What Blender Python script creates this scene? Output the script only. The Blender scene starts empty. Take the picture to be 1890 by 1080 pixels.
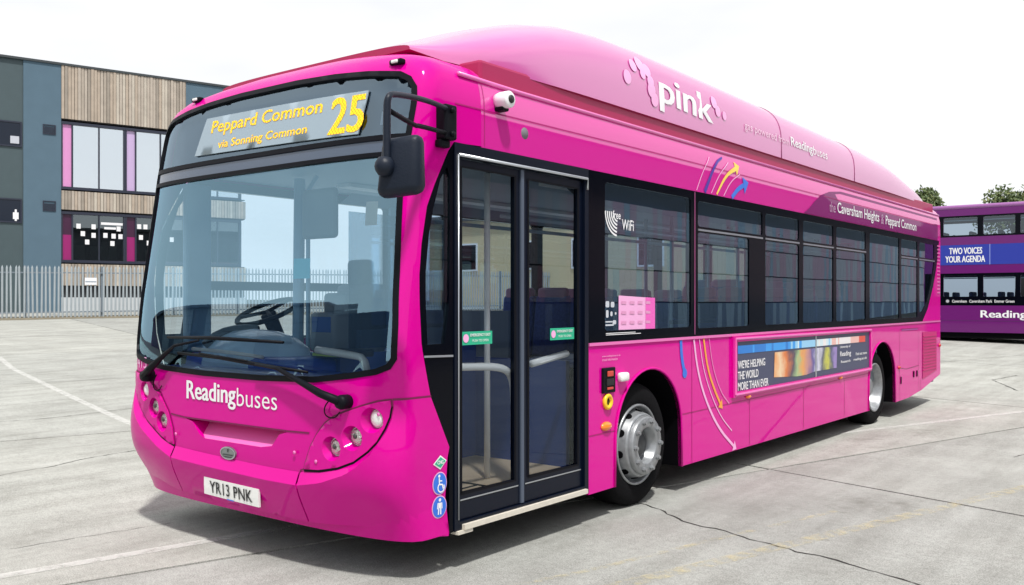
import bpy, bmesh, math, random
import numpy as np
from mathutils import Vector, Matrix
from mathutils.geometry import delaunay_2d_cdt
random.seed(7)
R = math.radians
scene = bpy.context.scene
COL = scene.collection

# ------------------------------------------------------------------ camera
CX, CY, CZ = 4.855, -3.48, 1.58
TH = R(38.0); SN, CS = math.sin(TH), math.cos(TH)
cam = bpy.data.objects.new('camera', bpy.data.cameras.new('camera')); COL.objects.link(cam)
cam.location = (CX, CY, CZ); cam.rotation_euler = (R(90), 0, TH)
cam.data.sensor_width = 36; cam.data.lens = 1705.0 / 1890 * 36
cam.data.shift_y = 16.0 / 1890
cam.data.clip_start = .05; cam.data.clip_end = 3000
scene.camera = cam

# ------------------------------------------------------------------ world, sun, exposure
SUN = Vector((.54, -.42, 1.32)).normalized()
world = bpy.data.worlds.new("World"); scene.world = world; world.use_nodes = True
nt = world.node_tree; nt.nodes.clear()
wo = nt.nodes.new('ShaderNodeOutputWorld'); bg = nt.nodes.new('ShaderNodeBackground')
sky = nt.nodes.new('ShaderNodeTexSky'); sky.sky_type = 'NISHITA'; sky.sun_disc = False
sky.sun_elevation = math.asin(SUN.z); sky.sun_rotation = math.atan2(SUN.x, SUN.y)
tc = nt.nodes.new('ShaderNodeTexCoord'); mp = nt.nodes.new('ShaderNodeMapping'); mp.inputs['Scale'].default_value = (1, 1, 3.2)
nz = nt.nodes.new('ShaderNodeTexNoise'); nz.inputs['Scale'].default_value = 1.6; nz.inputs['Detail'].default_value = 5; nz.inputs['Roughness'].default_value = .5
rp = nt.nodes.new('ShaderNodeValToRGB')
rp.color_ramp.elements[0].position = .34; rp.color_ramp.elements[0].color = (.74, .74, .74, 1)
rp.color_ramp.elements[1].position = .56; rp.color_ramp.elements[1].color = (1, 1, 1, 1)
mx = nt.nodes.new('ShaderNodeMix'); mx.data_type = 'RGBA'; mx.inputs['B'].default_value = (10.4, 10.5, 10.7, 1)
L = nt.links.new
L(tc.outputs['Generated'], mp.inputs['Vector']); L(mp.outputs['Vector'], nz.inputs['Vector']); L(nz.outputs['Fac'], rp.inputs['Fac'])
L(rp.outputs['Color'], mx.inputs['Factor']); L(sky.outputs['Color'], mx.inputs['A']); L(mx.outputs['Result'], bg.inputs['Color'])
bg.inputs['Strength'].default_value = .1; L(bg.outputs['Background'], wo.inputs['Surface'])
sun = bpy.data.objects.new('sun', bpy.data.lights.new('sun', 'SUN')); COL.objects.link(sun)
sun.data.energy = 4.2; sun.data.angle = R(3.5); sun.data.color = (1, .965, .92)
sun.rotation_euler = SUN.to_track_quat('Z', 'Y').to_euler(); sun.location = (10, -5, 20)
vs = scene.view_settings; vs.view_transform = 'Standard'; vs.look = 'None'; vs.exposure = 0; vs.gamma = 1; vs.use_curve_mapping = False
scene.render.engine = 'CYCLES'
scene.cycles.use_denoising = True
scene.cycles.max_bounces = 10; scene.cycles.transparent_max_bounces = 24; scene.cycles.transmission_bounces = 8
scene.cycles.caustics_reflective = False; scene.cycles.caustics_refractive = False

# ------------------------------------------------------------------ materials
MATS = {}
def nodes(name):
    m = bpy.data.materials.new(name); m.use_nodes = True
    t = m.node_tree; b = t.nodes['Principled BSDF']
    return m, t, b
def mat(name, col, rough=.5, metal=0., coat=0., spec=.5, var=0., vscale=6., bump=0., bscale=40., emit=0.):
    if name in MATS: return MATS[name]
    m, t, b = nodes(name)
    b.inputs['Base Color'].default_value = (*col, 1); b.inputs['Roughness'].default_value = rough
    b.inputs['Metallic'].default_value = metal; b.inputs['Coat Weight'].default_value = coat
    b.inputs['Coat Roughness'].default_value = .03; b.inputs['Specular IOR Level'].default_value = spec
    if emit:
        b.inputs['Emission Color'].default_value = (*col, 1); b.inputs['Emission Strength'].default_value = emit
    c = t.nodes.new('ShaderNodeTexCoord')
    if var:
        n = t.nodes.new('ShaderNodeTexNoise'); n.inputs['Scale'].default_value = vscale; n.inputs['Detail'].default_value = 6
        x = t.nodes.new('ShaderNodeMix'); x.data_type = 'RGBA'
        x.inputs['A'].default_value = (*[k * (1 - var) for k in col], 1); x.inputs['B'].default_value = (*[min(1, k * (1 + var)) for k in col], 1)
        t.links.new(c.outputs['Object'], n.inputs['Vector']); t.links.new(n.outputs['Fac'], x.inputs['Factor']); t.links.new(x.outputs['Result'], b.inputs['Base Color'])
    if bump:
        n = t.nodes.new('ShaderNodeTexNoise'); n.inputs['Scale'].default_value = bscale; n.inputs['Detail'].default_value = 4
        u = t.nodes.new('ShaderNodeBump'); u.inputs['Strength'].default_value = bump; u.inputs['Distance'].default_value = .02
        t.links.new(c.outputs['Object'], n.inputs['Vector']); t.links.new(n.outputs['Fac'], u.inputs['Height']); t.links.new(u.outputs['Normal'], b.inputs['Normal'])
        if coat: t.links.new(u.outputs['Normal'], b.inputs['Coat Normal'])
    MATS[name] = m
    return m
def glass(name, tint, refl0=.04, k=1.0, rcol=(1, 1, 1), rough=.0, bump=0.):
    m = bpy.data.materials.new(name); m.use_nodes = True; t = m.node_tree; t.nodes.clear()
    o = t.nodes.new('ShaderNodeOutputMaterial'); mixs = t.nodes.new('ShaderNodeMixShader')
    tr = t.nodes.new('ShaderNodeBsdfTransparent'); tr.inputs['Color'].default_value = (*tint, 1)
    gl = t.nodes.new('ShaderNodeBsdfGlossy'); gl.inputs['Color'].default_value = (*rcol, 1); gl.inputs['Roughness'].default_value = rough
    lw = t.nodes.new('ShaderNodeFresnel'); lw.inputs['IOR'].default_value = 1.52
    ma = t.nodes.new('ShaderNodeMath'); ma.operation = 'MULTIPLY_ADD'; ma.inputs[1].default_value = k; ma.inputs[2].default_value = refl0; ma.use_clamp = True
    t.links.new(lw.outputs['Fac'], ma.inputs[0]); t.links.new(ma.outputs[0], mixs.inputs['Fac'])
    t.links.new(tr.outputs[0], mixs.inputs[1]); t.links.new(gl.outputs[0], mixs.inputs[2]); t.links.new(mixs.outputs[0], o.inputs['Surface'])
    if bump:
        c = t.nodes.new('ShaderNodeTexCoord'); n = t.nodes.new('ShaderNodeTexNoise'); n.inputs['Scale'].default_value = 1.5; n.inputs['Detail'].default_value = 2
        u = t.nodes.new('ShaderNodeBump'); u.inputs['Strength'].default_value = bump; u.inputs['Distance'].default_value = .01
        t.links.new(c.outputs['Object'], n.inputs['Vector']); t.links.new(n.outputs['Fac'], u.inputs['Height']); t.links.new(u.outputs['Normal'], gl.inputs['Normal'])
    return m
PINK = mat('pink_paint', (.61, .0, .262), .45, coat=.45, spec=.02, bump=.05, bscale=1.1, var=.03, vscale=1.3)
PINKS = mat('pink_side_lit', (.65, .0, .28), .42, coat=.7, spec=.02, bump=.05, bscale=1.1, var=.03, vscale=1.3)  # same body pink, brighter copy for the lit side
PINKR = mat('pink_cantrail_sheen', (.66, .01, .30), .4, coat=.9, spec=.05, bump=.03, bscale=.9)  # same body pink, paled and coated to hold the sky's reflection
PODP = mat('pod_pink_sheen', (.60, .10, .37), .3, coat=1., bump=.03, bscale=.8)  # body pink with sky sheen and sun haze paled into the base
PINK.node_tree.nodes['Principled BSDF'].inputs['Coat IOR'].default_value = 1.5; PINKS.node_tree.nodes['Principled BSDF'].inputs['Coat IOR'].default_value = 1.5; PINKR.node_tree.nodes['Principled BSDF'].inputs['Coat IOR'].default_value = 2.2
PODP.node_tree.nodes['Principled BSDF'].inputs['Coat IOR'].default_value = 2.3; PODP.node_tree.nodes['Principled BSDF'].inputs['Coat Roughness'].default_value = .12
CRIM = mat('crimson_shaded_pink', (.36, .0, .075), .5, coat=.2)  # body pink with the shade under the pod put into its colour
MAGD = mat('dark_magenta_paint', (.19, .0, .12), .4, coat=.35, spec=.1)
PINKD = mat('panel_gap_shadow', (.16, .002, .06), .6)  # dark pink strips paint the shadow in the panel gaps
PINKL = mat('pale_pink_trim_sheen', (.78, .16, .47), .35, coat=.6)
BLACK = mat('black_gloss_panel', (.0015, .002, .005), .12, spec=.10)
RUB = mat('black_rubber', (.0035, .004, .007), .5, spec=.12)
TYRE = mat('tyre_rubber', (.005, .005, .006), .9, spec=.12, bump=.2, bscale=60)
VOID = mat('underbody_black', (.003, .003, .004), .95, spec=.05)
PLAST = mat('mirror_plastic', (.008, .013, .025), .45, spec=.25, bump=.1, bscale=90)
DOORF = mat('door_frame_anodised', (.0025, .005, .014), .3, metal=.0, spec=.22)
SILV = mat('silver_trim', (.55, .58, .62), .3, metal=.9)
RIMM = mat('steel_rim_paint', (.30, .315, .33), .36, metal=.55, var=.35, vscale=25)
RIMD = mat('rim_dark_grey', (.07, .075, .08), .45, metal=.5, var=.3, vscale=30)  # darker grey tone for the hub cap
WHITE = mat('white_vinyl', (.82, .82, .84), .4)
WHITEH = mat('white_handrail_paint', (.9, .91, .92), .3, coat=.5)
LENSW = mat('white_lamp_lens', (.85, .86, .84), .15, coat=1., bump=.2, bscale=80)
LENSC = mat('clear_lamp_lens', (.62, .62, .58), .12, metal=.8, bump=.9, bscale=55)
CHROME = mat('lamp_chrome', (.7, .7, .72), .1, metal=1.)
ORANGE = mat('orange_lamp_lens', (.85, .22, .005), .25, coat=1.)
REDL = mat('red_lamp_lens', (.5, .01, .01), .25, coat=1.)
YEL = mat('yellow_plastic', (.85, .55, .02), .35)
BLUEV = mat('blue_vinyl', (.03, .16, .68), .4)
INDV = mat('indigo_vinyl', (.06, .02, .32), .4)
YELV = mat('yellow_vinyl', (.85, .62, .10), .4)
ORAV = mat('orange_vinyl', (.85, .36, .05), .4)
GREENV = mat('green_vinyl', (.02, .42, .24), .4)
PINKV = mat('light_pink_vinyl', (.85, .42, .70), .4)
LED = mat('amber_led', (1., .60, .005), .6, emit=.55)
def _led():
    t = LED.node_tree; b = t.nodes['Principled BSDF']; c = t.nodes.new('ShaderNodeNewGeometry'); k = t.nodes.new('ShaderNodeTexChecker'); k.inputs['Scale'].default_value = 85
    k.inputs['Color1'].default_value = (1., .62, .006, 1); k.inputs['Color2'].default_value = (.62, .30, .01, 1)
    t.links.new(c.outputs['Position'], k.inputs['Vector']); t.links.new(k.outputs['Color'], b.inputs['Base Color']); t.links.new(k.outputs['Color'], b.inputs['Emission Color'])
_led()
LEDB = mat('display_board', (.28, .36, .42), .45, coat=.4)
DASH = mat('blue_dashboard', (.015, .08, .55), .35, coat=.3, bump=.1, bscale=120)
DASHB = mat('black_dashboard_cowl', (.012, .016, .03), .4)
CABG = mat('grey_cab_plastic', (.16, .19, .22), .5)
CABP = mat('blue_grey_pillar', (.22, .38, .55), .5)
SEATB = mat('blue_moquette', (.03, .05, .22), .9, var=.5, vscale=40)
SEATP = mat('mauve_leather', (.30, .10, .19), .45)
FLOORM = mat('bus_vinyl_floor', (.11, .12, .15), .55, var=.2, vscale=30)
WOODF = mat('tan_wood_effect_floor', (.76, .60, .42), .5, var=.2, vscale=5)
CEILM = mat('pale_ceiling', (.28, .36, .44), .6)
LINE = mat('interior_grey_lining', (.13, .18, .27), .6)
BLUEP = mat('blue_step_panel', (.02, .06, .26), .45)
CYAN = mat('cyan_card', (.04, .72, .95), .5)
NAVY = mat('navy_advert_print', (.055, .065, .125), .45)
PLATE = mat('white_number_plate', (.83, .84, .82), .3, coat=.5)
INK = mat('black_ink', (.01, .01, .012), .5)
BADGE = mat('pewter_badge', (.28, .31, .31), .3, metal=.7)
CREAMS = mat('cream_door_sill', (.62, .58, .50), .55, var=.15, vscale=20)
GWIND = glass('windscreen_glass', (.82, .94, 1.0), .23, 1.0, (.50, .82, 1.0), bump=.05)
GDEST = glass('destination_glass', (.62, .74, .84), .18, 1.1, (.60, .78, .92))
GSIDE = glass('tinted_side_glass', (.50, .63, .76), .10, 1.7, (.66, .86, 1.), bump=.05)
GDOOR = glass('door_glass', (.86, .90, .93), .01, .7, (.80, .92, 1.))

# ------------------------------------------------------------------ object helpers
WL = {}
def link(name, verts, faces, m=None, parent=None, smooth=False, loc=(0, 0, 0), mats=None, fm=None):
    me = bpy.data.meshes.new(name); me.from_pydata([tuple(v) for v in verts], [], faces)
    if m: me.materials.append(m)
    for k in (mats or []): me.materials.append(k)
    if fm:
        for p, i in zip(me.polygons, fm): p.material_index = i
    if smooth: me.polygons.foreach_set('use_smooth', [True] * len(me.polygons))
    me.update()
    return inst(name, me, parent, loc)
def inst(name, me, parent=None, loc=(0, 0, 0), rot=None, scale=None):
    o = bpy.data.objects.new(name, me); COL.objects.link(o)
    w = Vector(loc)
    if parent is not None:
        o.parent = parent; o.location = w - WL[parent.name]
    else: o.location = w
    if rot: o.rotation_euler = rot
    if scale: o.scale = scale
    WL[o.name] = w
    return o
def thing(name, label, cat, loc=(0, 0, 0), group=None):
    o = inst(name, None, None, loc); o['label'] = label; o['category'] = cat
    if group: o['group'] = group
    return o
def join(*gs):
    V, Fc = [], []
    for v, f in gs:
        n = len(V); V += list(v); Fc += [tuple(i + n for i in q) for q in f]
    return V, Fc
def box(x0, x1, y0, y1, z0, z1):
    v = [(x0, y0, z0), (x1, y0, z0), (x1, y1, z0), (x0, y1, z0), (x0, y0, z1), (x1, y0, z1), (x1, y1, z1), (x0, y1, z1)]
    return v, [(0, 3, 2, 1), (4, 5, 6, 7), (0, 1, 5, 4), (1, 2, 6, 5), (2, 3, 7, 6), (3, 0, 4, 7)]
def bbox(x0, x1, y0, y1, z0, z1, r=.01, seg=2):
    bm = bmesh.new(); v, f = box(x0, x1, y0, y1, z0, z1)
    vs_ = [bm.verts.new(k) for k in v]; [bm.faces.new([vs_[i] for i in q]) for q in f]
    bmesh.ops.bevel(bm, geom=list(bm.edges), offset=r, segments=seg, profile=.5, affect='EDGES')
    bm.verts.index_update(); out = ([tuple(k.co) for k in bm.verts], [tuple(k.index for k in q.verts) for q in bm.faces]); bm.free()
    return out
def tube(pts, r, n=8, smooth=0, closed=False):
    P = [Vector(p) for p in pts]
    for _ in range(smooth):
        Q = [P[0]]
        for a, b in zip(P[:-1], P[1:]): Q += [a.lerp(b, .25), a.lerp(b, .75)]
        Q.append(P[-1]); P = Q
    V, Fc = [], []; up = None
    for i, p in enumerate(P):
        d = (P[min(i + 1, len(P) - 1)] - P[max(i - 1, 0)]).normalized()
        if up is None:
            up = d.orthogonal().normalized()
        up = (up - d * up.dot(d)).normalized(); s = d.cross(up)
        rr = float(np.interp(i / (len(P) - 1), np.linspace(0, 1, len(r)), r)) if isinstance(r, (list, tuple)) else r
        V += [p + (up * math.cos(k * 2 * math.pi / n) + s * math.sin(k * 2 * math.pi / n)) * rr for k in range(n)]
    for i in range(len(P) - 1):
        for k in range(n): Fc.append((i * n + k, i * n + (k + 1) % n, (i + 1) * n + (k + 1) % n, (i + 1) * n + k))
    Fc.append(tuple(range(n - 1, -1, -1))); Fc.append(tuple((len(P) - 1) * n + k for k in range(n)))
    return V, Fc
def lathe(prof, c, axis='x', n=32, cap=True):
    V, Fc = [], []
    for r, h in prof:
        for k in range(n):
            a = 2 * math.pi * k / n; u, w = r * math.cos(a), r * math.sin(a)
            V.append({'x': (c[0] + h, c[1] + u, c[2] + w), 'y': (c[0] + u, c[1] + h, c[2] + w), 'z': (c[0] + u, c[1] + w, c[2] + h)}[axis])
    for i in range(len(prof) - 1):
        for k in range(n): Fc.append((i * n + k, i * n + (k + 1) % n, (i + 1) * n + (k + 1) % n, (i + 1) * n + k))
    if cap: Fc.append(tuple((len(prof) - 1) * n + k for k in range(n))); Fc.append(tuple(range(n - 1, -1, -1)))
    return V, Fc
def dens(loop, step, closed=True):
    out = []; n = len(loop)
    for i in range(n if closed else n - 1):
        a, b = loop[i], loop[(i + 1) % n]
        k = max(1, int(math.ceil(math.dist(a, b) / step)))
        out += [(a[0] + (b[0] - a[0]) * j / k, a[1] + (b[1] - a[1]) * j / k) for j in range(k)]
    if not closed: out.append(tuple(loop[-1]))
    return out
def inside(P, loop):
    x, y = P[:, 0], P[:, 1]; r = np.zeros(len(P), bool); n = len(loop)
    for i in range(n):
        (x1, y1), (x2, y2) = loop[i], loop[(i + 1) % n]
        if y1 == y2: continue
        c = ((y1 > y) != (y2 > y)) & (x < (x2 - x1) * (y - y1) / (y2 - y1) + x1); r ^= c
    return r
def rounded(a0, a1, b0, b1, r=.04, n=5):
    o = []
    for cx_, cy_, s in ((a1 - r, b0 + r, -90), (a1 - r, b1 - r, 0), (a0 + r, b1 - r, 90), (a0 + r, b0 + r, 180)):
        o += [(cx_ + r * math.cos(R(s + 90 * k / n)), cy_ + r * math.sin(R(s + 90 * k / n))) for k in range(n + 1)]
    return o
def circ(a, b, r, n=28, ry=None): return [(a + r * math.cos(2 * math.pi * k / n), b + (ry or r) * math.sin(2 * math.pi * k / n)) for k in range(n)]
def shrink(loop, d):
    n = len(loop); ar = sum(loop[i][0] * loop[(i + 1) % n][1] - loop[(i + 1) % n][0] * loop[i][1] for i in range(n)); sg = 1 if ar > 0 else -1
    out = []
    for i in range(n):
        p0, p1, p2 = Vector(loop[i - 1]), Vector(loop[i]), Vector(loop[(i + 1) % n])
        e1, e2 = (p1 - p0).normalized(), (p2 - p1).normalized()
        n1, n2 = Vector((-e1.y, e1.x)), Vector((-e2.y, e2.x)); m_ = (n1 + n2)
        m_ = m_ / max(.35, m_.length_squared / 2)
        q = p1 + m_ * d * sg; out.append((q.x, q.y))
    return out
def patch_geo(outline, fn, holes=(), step=.1, off=0., thick=0., interior=True):
    loops = [dens(outline, step)] + [dens(h, step) for h in holes]
    pts, edges = [], []
    for l in loops:
        n = len(pts); pts += l; edges += [(n + i, n + (i + 1) % len(l)) for i in range(len(l))]
    if interior:
        A = np.array(loops[0]); lo, hi = A.min(0), A.max(0)
        g = np.array([(a, b) for a in np.arange(lo[0] + step / 2, hi[0], step) for b in np.arange(lo[1] + step / 2, hi[1], step)])
        if len(g):
            k = inside(g, loops[0])
            for h in loops[1:]: k &= ~inside(g, h)
            g = g[k]; B = np.array(pts)
            if len(g):
                dm = np.array([np.min(np.hypot(B[:, 0] - p[0], B[:, 1] - p[1])) for p in g]); g = g[dm > step * .45]
                pts += [tuple(p) for p in g]
    v, e, f, *_ = delaunay_2d_cdt([Vector(p) for p in pts], edges, [], 0, 1e-6)
    f = [tuple(q) for q in f]
    P = [(p.x, p.y) for p in v]
    cen = np.array([[sum(P[i][0] for i in q) / 3, sum(P[i][1] for i in q) / 3] for q in f]); keep = inside(cen, loops[0])
    for h in loops[1:]: keep &= ~inside(cen, h)
    f = [q for q, k in zip(f, keep) if k]
    V = [fn(a, b, off) for a, b in P]; Fc = list(f)
    if thick:
        cnt = {}
        for q in f:
            for i in range(len(q)):
                a, b = q[i], q[(i + 1) % len(q)]; cnt[(a, b)] = cnt.get((a, b), 0) + 1
        bd = [k for k in cnt if (k[1], k[0]) not in cnt]
        n = len(V); V += [fn(a, b, off - thick) for a, b in P]; Fc += [tuple(i + n for i in reversed(q)) for q in f]
        for a, b in bd:
            m_ = len(V); V += [V[a], V[b], V[b + n], V[a + n]]; Fc.append((m_ + 1, m_, m_ + 3, m_ + 2))
    return V, Fc
def patch(name, outline, fn, m, parent, holes=(), step=.1, off=0., thick=0., smooth=True, interior=True):
    g = patch_geo(outline, fn, holes, step, off, thick, interior)
    return link(name, *g, m, parent, smooth)
def strip_geo(pts, w, fn, off=.003, step=.06, taper=None):
    P = dens(pts, step, False); V, Fc = [], []
    for i, p in enumerate(P):
        a, b = P[max(i - 1, 0)], P[min(i + 1, len(P) - 1)]; d = Vector((b[0] - a[0], b[1] - a[1])).normalized()
        ww = w / 2 * (1 if not taper else taper[0] + (taper[1] - taper[0]) * i / (len(P) - 1))
        V += [fn(p[0] - d.y * ww, p[1] + d.x * ww, off), fn(p[0] + d.y * ww, p[1] - d.x * ww, off)]
    for i in range(len(P) - 1): Fc.append((2 * i, 2 * i + 1, 2 * i + 3, 2 * i + 2))
    return V, Fc
def strip(name, pts, w, fn, m, parent, off=.003, step=.06, taper=None): return link(name, *strip_geo(pts, w, fn, off, step, taper), m, parent)
_txt = {}
def text_geo(body, bold=0.):
    k = (body, bold)
    if k not in _txt:
        cu = bpy.data.curves.new('lettering', 'FONT'); cu.body = body; cu.size = 1; cu.offset = bold; cu.resolution_u = 3; cu.fill_mode = 'FRONT'
        o = bpy.data.objects.new('lettering', cu); COL.objects.link(o); bpy.context.view_layer.update()
        me = bpy.data.meshes.new_from_object(o.evaluated_get(bpy.context.evaluated_depsgraph_get()))
        V = np.array([v.co[:2] for v in me.vertices]); Fc = [tuple(p.vertices) for p in me.polygons]
        bpy.data.objects.remove(o); bpy.data.curves.remove(cu); bpy.data.meshes.remove(me)
        lo, hi = V.min(0), V.max(0); _txt[k] = ((V - lo) / (hi - lo), Fc)
    return _txt[k]
def text(body, fn, rect, m, parent, bold=0., off=.004, name='lettering', flip=False):
    V, Fc = text_geo(body, min(bold, .008)); a0, a1, b0, b1 = rect; h = b1 - b0; sh = [0.]
    if bold > .008: q = (bold - .008) * h * 1.1; sh = [-q, 0., q]
    gs = [([fn(a0 + (a1 - a0) * u + d, b0 + h * w, off + .0004 * i) for u, w in V], Fc) for i, d in enumerate(sh)]
    return link(name, *join(*gs), m, parent)
def W(lat, d, z=0.): return (CX + lat * CS - d * SN, CY + lat * SN + d * CS, z)
def gz(X, Y):
    dx, dy = X - CX, Y - CY; lat = dx * CS + dy * SN; d = -dx * SN + dy * CS
    r = .0312 * (min(d, 60) - 13) - .0107 * max(-40, min(40, lat))
    return .5 * (r + math.sqrt(r * r + .0064)) - .008

# ================================================================== GROUND
def concrete(name, base, joint=False):
    m, t, b = nodes(name); c = t.nodes.new('ShaderNodeNewGeometry'); b.inputs['Roughness'].default_value = .9; b.inputs['Specular IOR Level'].default_value = .25
    def N(sc, det, ro=.6, src=None):
        n = t.nodes.new('ShaderNodeTexNoise'); n.inputs['Scale'].default_value = sc; n.inputs['Detail'].default_value = det; n.inputs['Roughness'].default_value = ro
        t.links.new(src or c.outputs['Position'], n.inputs['Vector']); return n.outputs['Fac']
    def ramp(src, p0, c0, p1, c1):
        r = t.nodes.new('ShaderNodeValToRGB'); e = r.color_ramp.elements
        e[0].position, e[0].color, e[1].position, e[1].color = p0, (*c0, 1), p1, (*c1, 1); t.links.new(src, r.inputs['Fac']); return r.outputs['Color']
    def mul(a, bb, f=1.):
        x = t.nodes.new('ShaderNodeMix'); x.data_type = 'RGBA'; x.blend_type = 'MULTIPLY'; x.inputs['Factor'].default_value = f
        t.links.new(a, x.inputs['A']); t.links.new(bb, x.inputs['B']); return x.outputs['Result']
    rot = t.nodes.new('ShaderNodeMapping'); rot.inputs['Rotation'].default_value = (0, 0, R(16)); rot.inputs['Scale'].default_value = (3.2, .35, 1)
    t.links.new(c.outputs['Position'], rot.inputs['Vector'])
    big = ramp(N(.5, 4), .3, [k * .86 for k in base], .7, [k * 1.08 for k in base])
    blotch = ramp(N(1.7, 8, .65), .35, (.88, .875, .86), .62, (1.03, 1.03, 1.02))
    streak = ramp(N(1.2, 6, .6, rot.outputs['Vector']), .36, (.87, .865, .85), .60, (1.03, 1.03, 1.02))
    fine = ramp(N(130, 2, .75), .34, (.52, .52, .51), .60, (1.12, 1.12, 1.11))
    grain = ramp(N(18, 6, .7), .32, (.86, .86, .86), .62, (1.04, 1.04, 1.04))
    stain = ramp(N(.9, 5, .7), .28, (.70, .69, .67), .40, (1, 1, 1))
    col = mul(mul(mul(mul(mul(big, blotch), streak), fine, .9), grain), stain)
    inf = t.nodes.new('ShaderNodeObjectInfo'); rr = ramp(inf.outputs['Random'], 0, (.90, .90, .89), 1, (1.04, 1.03, 1.0))
    col = mul(col, rr); t.links.new(col, b.inputs['Base Color'])
    u = t.nodes.new('ShaderNodeBump'); u.inputs['Strength'].default_value = .35; u.inputs['Distance'].default_value = .006
    t.links.new(N(60, 5, .7), u.inputs['Height']); t.links.new(u.outputs['Normal'], b.inputs['Normal'])
    return m
CONC = concrete('yard_concrete', (.43, .44, .432)); CONCB = concrete('joint_concrete', (.10, .095, .085))
def wornpaint(name, col, thr):
    m, t, b = nodes(name); b.inputs['Base Color'].default_value = (*col, 1); b.inputs['Roughness'].default_value = .8
    o = t.nodes['Material Output']; tr = t.nodes.new('ShaderNodeBsdfTransparent'); ms = t.nodes.new('ShaderNodeMixShader')
    g = t.nodes.new('ShaderNodeNewGeometry'); n = t.nodes.new('ShaderNodeTexNoise'); n.inputs['Scale'].default_value = 9; n.inputs['Detail'].default_value = 8; n.inputs['Roughness'].default_value = .75
    r = t.nodes.new('ShaderNodeValToRGB'); r.color_ramp.elements[0].position = thr - .10; r.color_ramp.elements[1].position = thr + .10
    r.color_ramp.elements[0].color = (.0, .0, .0, 1); r.color_ramp.elements[1].color = (.5, .5, .5, 1)
    t.links.new(g.outputs['Position'], n.inputs['Vector']); t.links.new(n.outputs['Fac'], r.inputs['Fac']); t.links.new(r.outputs['Color'], ms.inputs['Fac'])
    t.links.new(tr.outputs[0], ms.inputs[1]); t.links.new(b.outputs[0], ms.inputs[2]); t.links.new(ms.outputs[0], o.inputs['Surface'])
    return m
# base sheet out to the horizon
gv, gf = [], []
xs = [-700, -300, -150, -100] + list(np.arange(-70, 71, 3.5)) + [100, 150, 300, 700]
for y in xs:
    for x in xs: gv.append((x, y + 15, gz(x, y + 15) - .06))
n_ = len(xs)
for j in range(n_ - 1):
    for i in range(n_ - 1): gf.append((j * n_ + i, j * n_ + i + 1, (j + 1) * n_ + i + 1, (j + 1) * n_ + i))
ground = link('ground', gv, gf, CONCB, smooth=True); ground['kind'] = 'structure'
PA = R(16.3); ca, sa = math.cos(PA), math.sin(PA)
def pq(p, q): return (p * ca + q * sa, -p * sa + q * ca)
yard = inst('yard', None, None, (0, 0, 0)); yard['kind'] = 'structure'; yard['label'] = 'pale concrete bus yard of large slabs with dark joints'
rs = random.Random(3)
pl = [-42, -36, -30, -24, -18, -12, -6, 0, 6, 12, 18, 24]
ql = [5.05 + 7.07 * k for k in range(-3, 6)]
for i in range(len(pl) - 1):
    for j in range(len(ql) - 1):
        p0, p1, q0, q1 = pl[i] + .016, pl[i + 1] - .016, ql[j] + .016, ql[j + 1] - .016
        V, Fc = [], []; nx, ny = 5, 6
        for b_ in range(ny + 1):
            for a_ in range(nx + 1):
                jx = rs.uniform(-.008, .008) if a_ in (0, nx) else 0; jy = rs.uniform(-.008, .008) if b_ in (0, ny) else 0
                X, Y = pq(p0 + (p1 - p0) * a_ / nx + jx, q0 + (q1 - q0) * b_ / ny + jy); V.append((X, Y, gz(X, Y)))
        for b_ in range(ny):
            for a_ in range(nx): k = b_ * (nx + 1) + a_; Fc.append((k, k + 1, k + nx + 2, k + nx + 1))
        rim_ = [a_ for a_ in range(nx + 1)] + [b_ * (nx + 1) + nx for b_ in range(1, ny + 1)] + [ny * (nx + 1) + a_ for a_ in range(nx - 1, -1, -1)] + [b_ * (nx + 1) for b_ in range(ny - 1, 0, -1)]
        m_ = len(V); V += [(V[k][0], V[k][1], V[k][2] - .06) for k in rim_]
        for k in range(len(rim_)): k2 = (k + 1) % len(rim_); Fc.append((rim_[k2], rim_[k], m_ + k, m_ + k2))
        s_ = link('concrete_slab', V, Fc, CONC, yard)
def gfn(a, b, o): return (a, b, gz(a, b) + o)
WPAINT = wornpaint('worn_white_line_paint', (.72, .72, .69), .42); YPAINT = wornpaint('worn_yellow_line_paint', (.66, .58, .34), .56)
def marking(pts, w, m): o = strip('line_marking', pts, w, gfn, m, yard, off=.004, step=.3); return o
marking([(-16.6, 5.6), (-13.9, 4.72), (-5.9, 2.68), (-2, 1.6)], .11, WPAINT)
marking([(-.86, -1.75), (-.69, -.99), (-.39, .43), (.2, 3)], .10, WPAINT)
marking([(.4, 5.5), (1.2, 7.67), (2.4, 11.04), (4.5, 17)], .10, WPAINT)
marking([(1.75, -.5), (2.29, 1.37), (3.39, 5.12), (5.5, 12.3)], .12, YPAINT)
marking([(1.55, .1), (1.89, 1.12), (2.12, 2.08), (2.5, 3.5)], .05, YPAINT)
CRACK = mat('crack_dark', (.03, .028, .025), .95)  # dark colour of the crack ribbons
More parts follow.
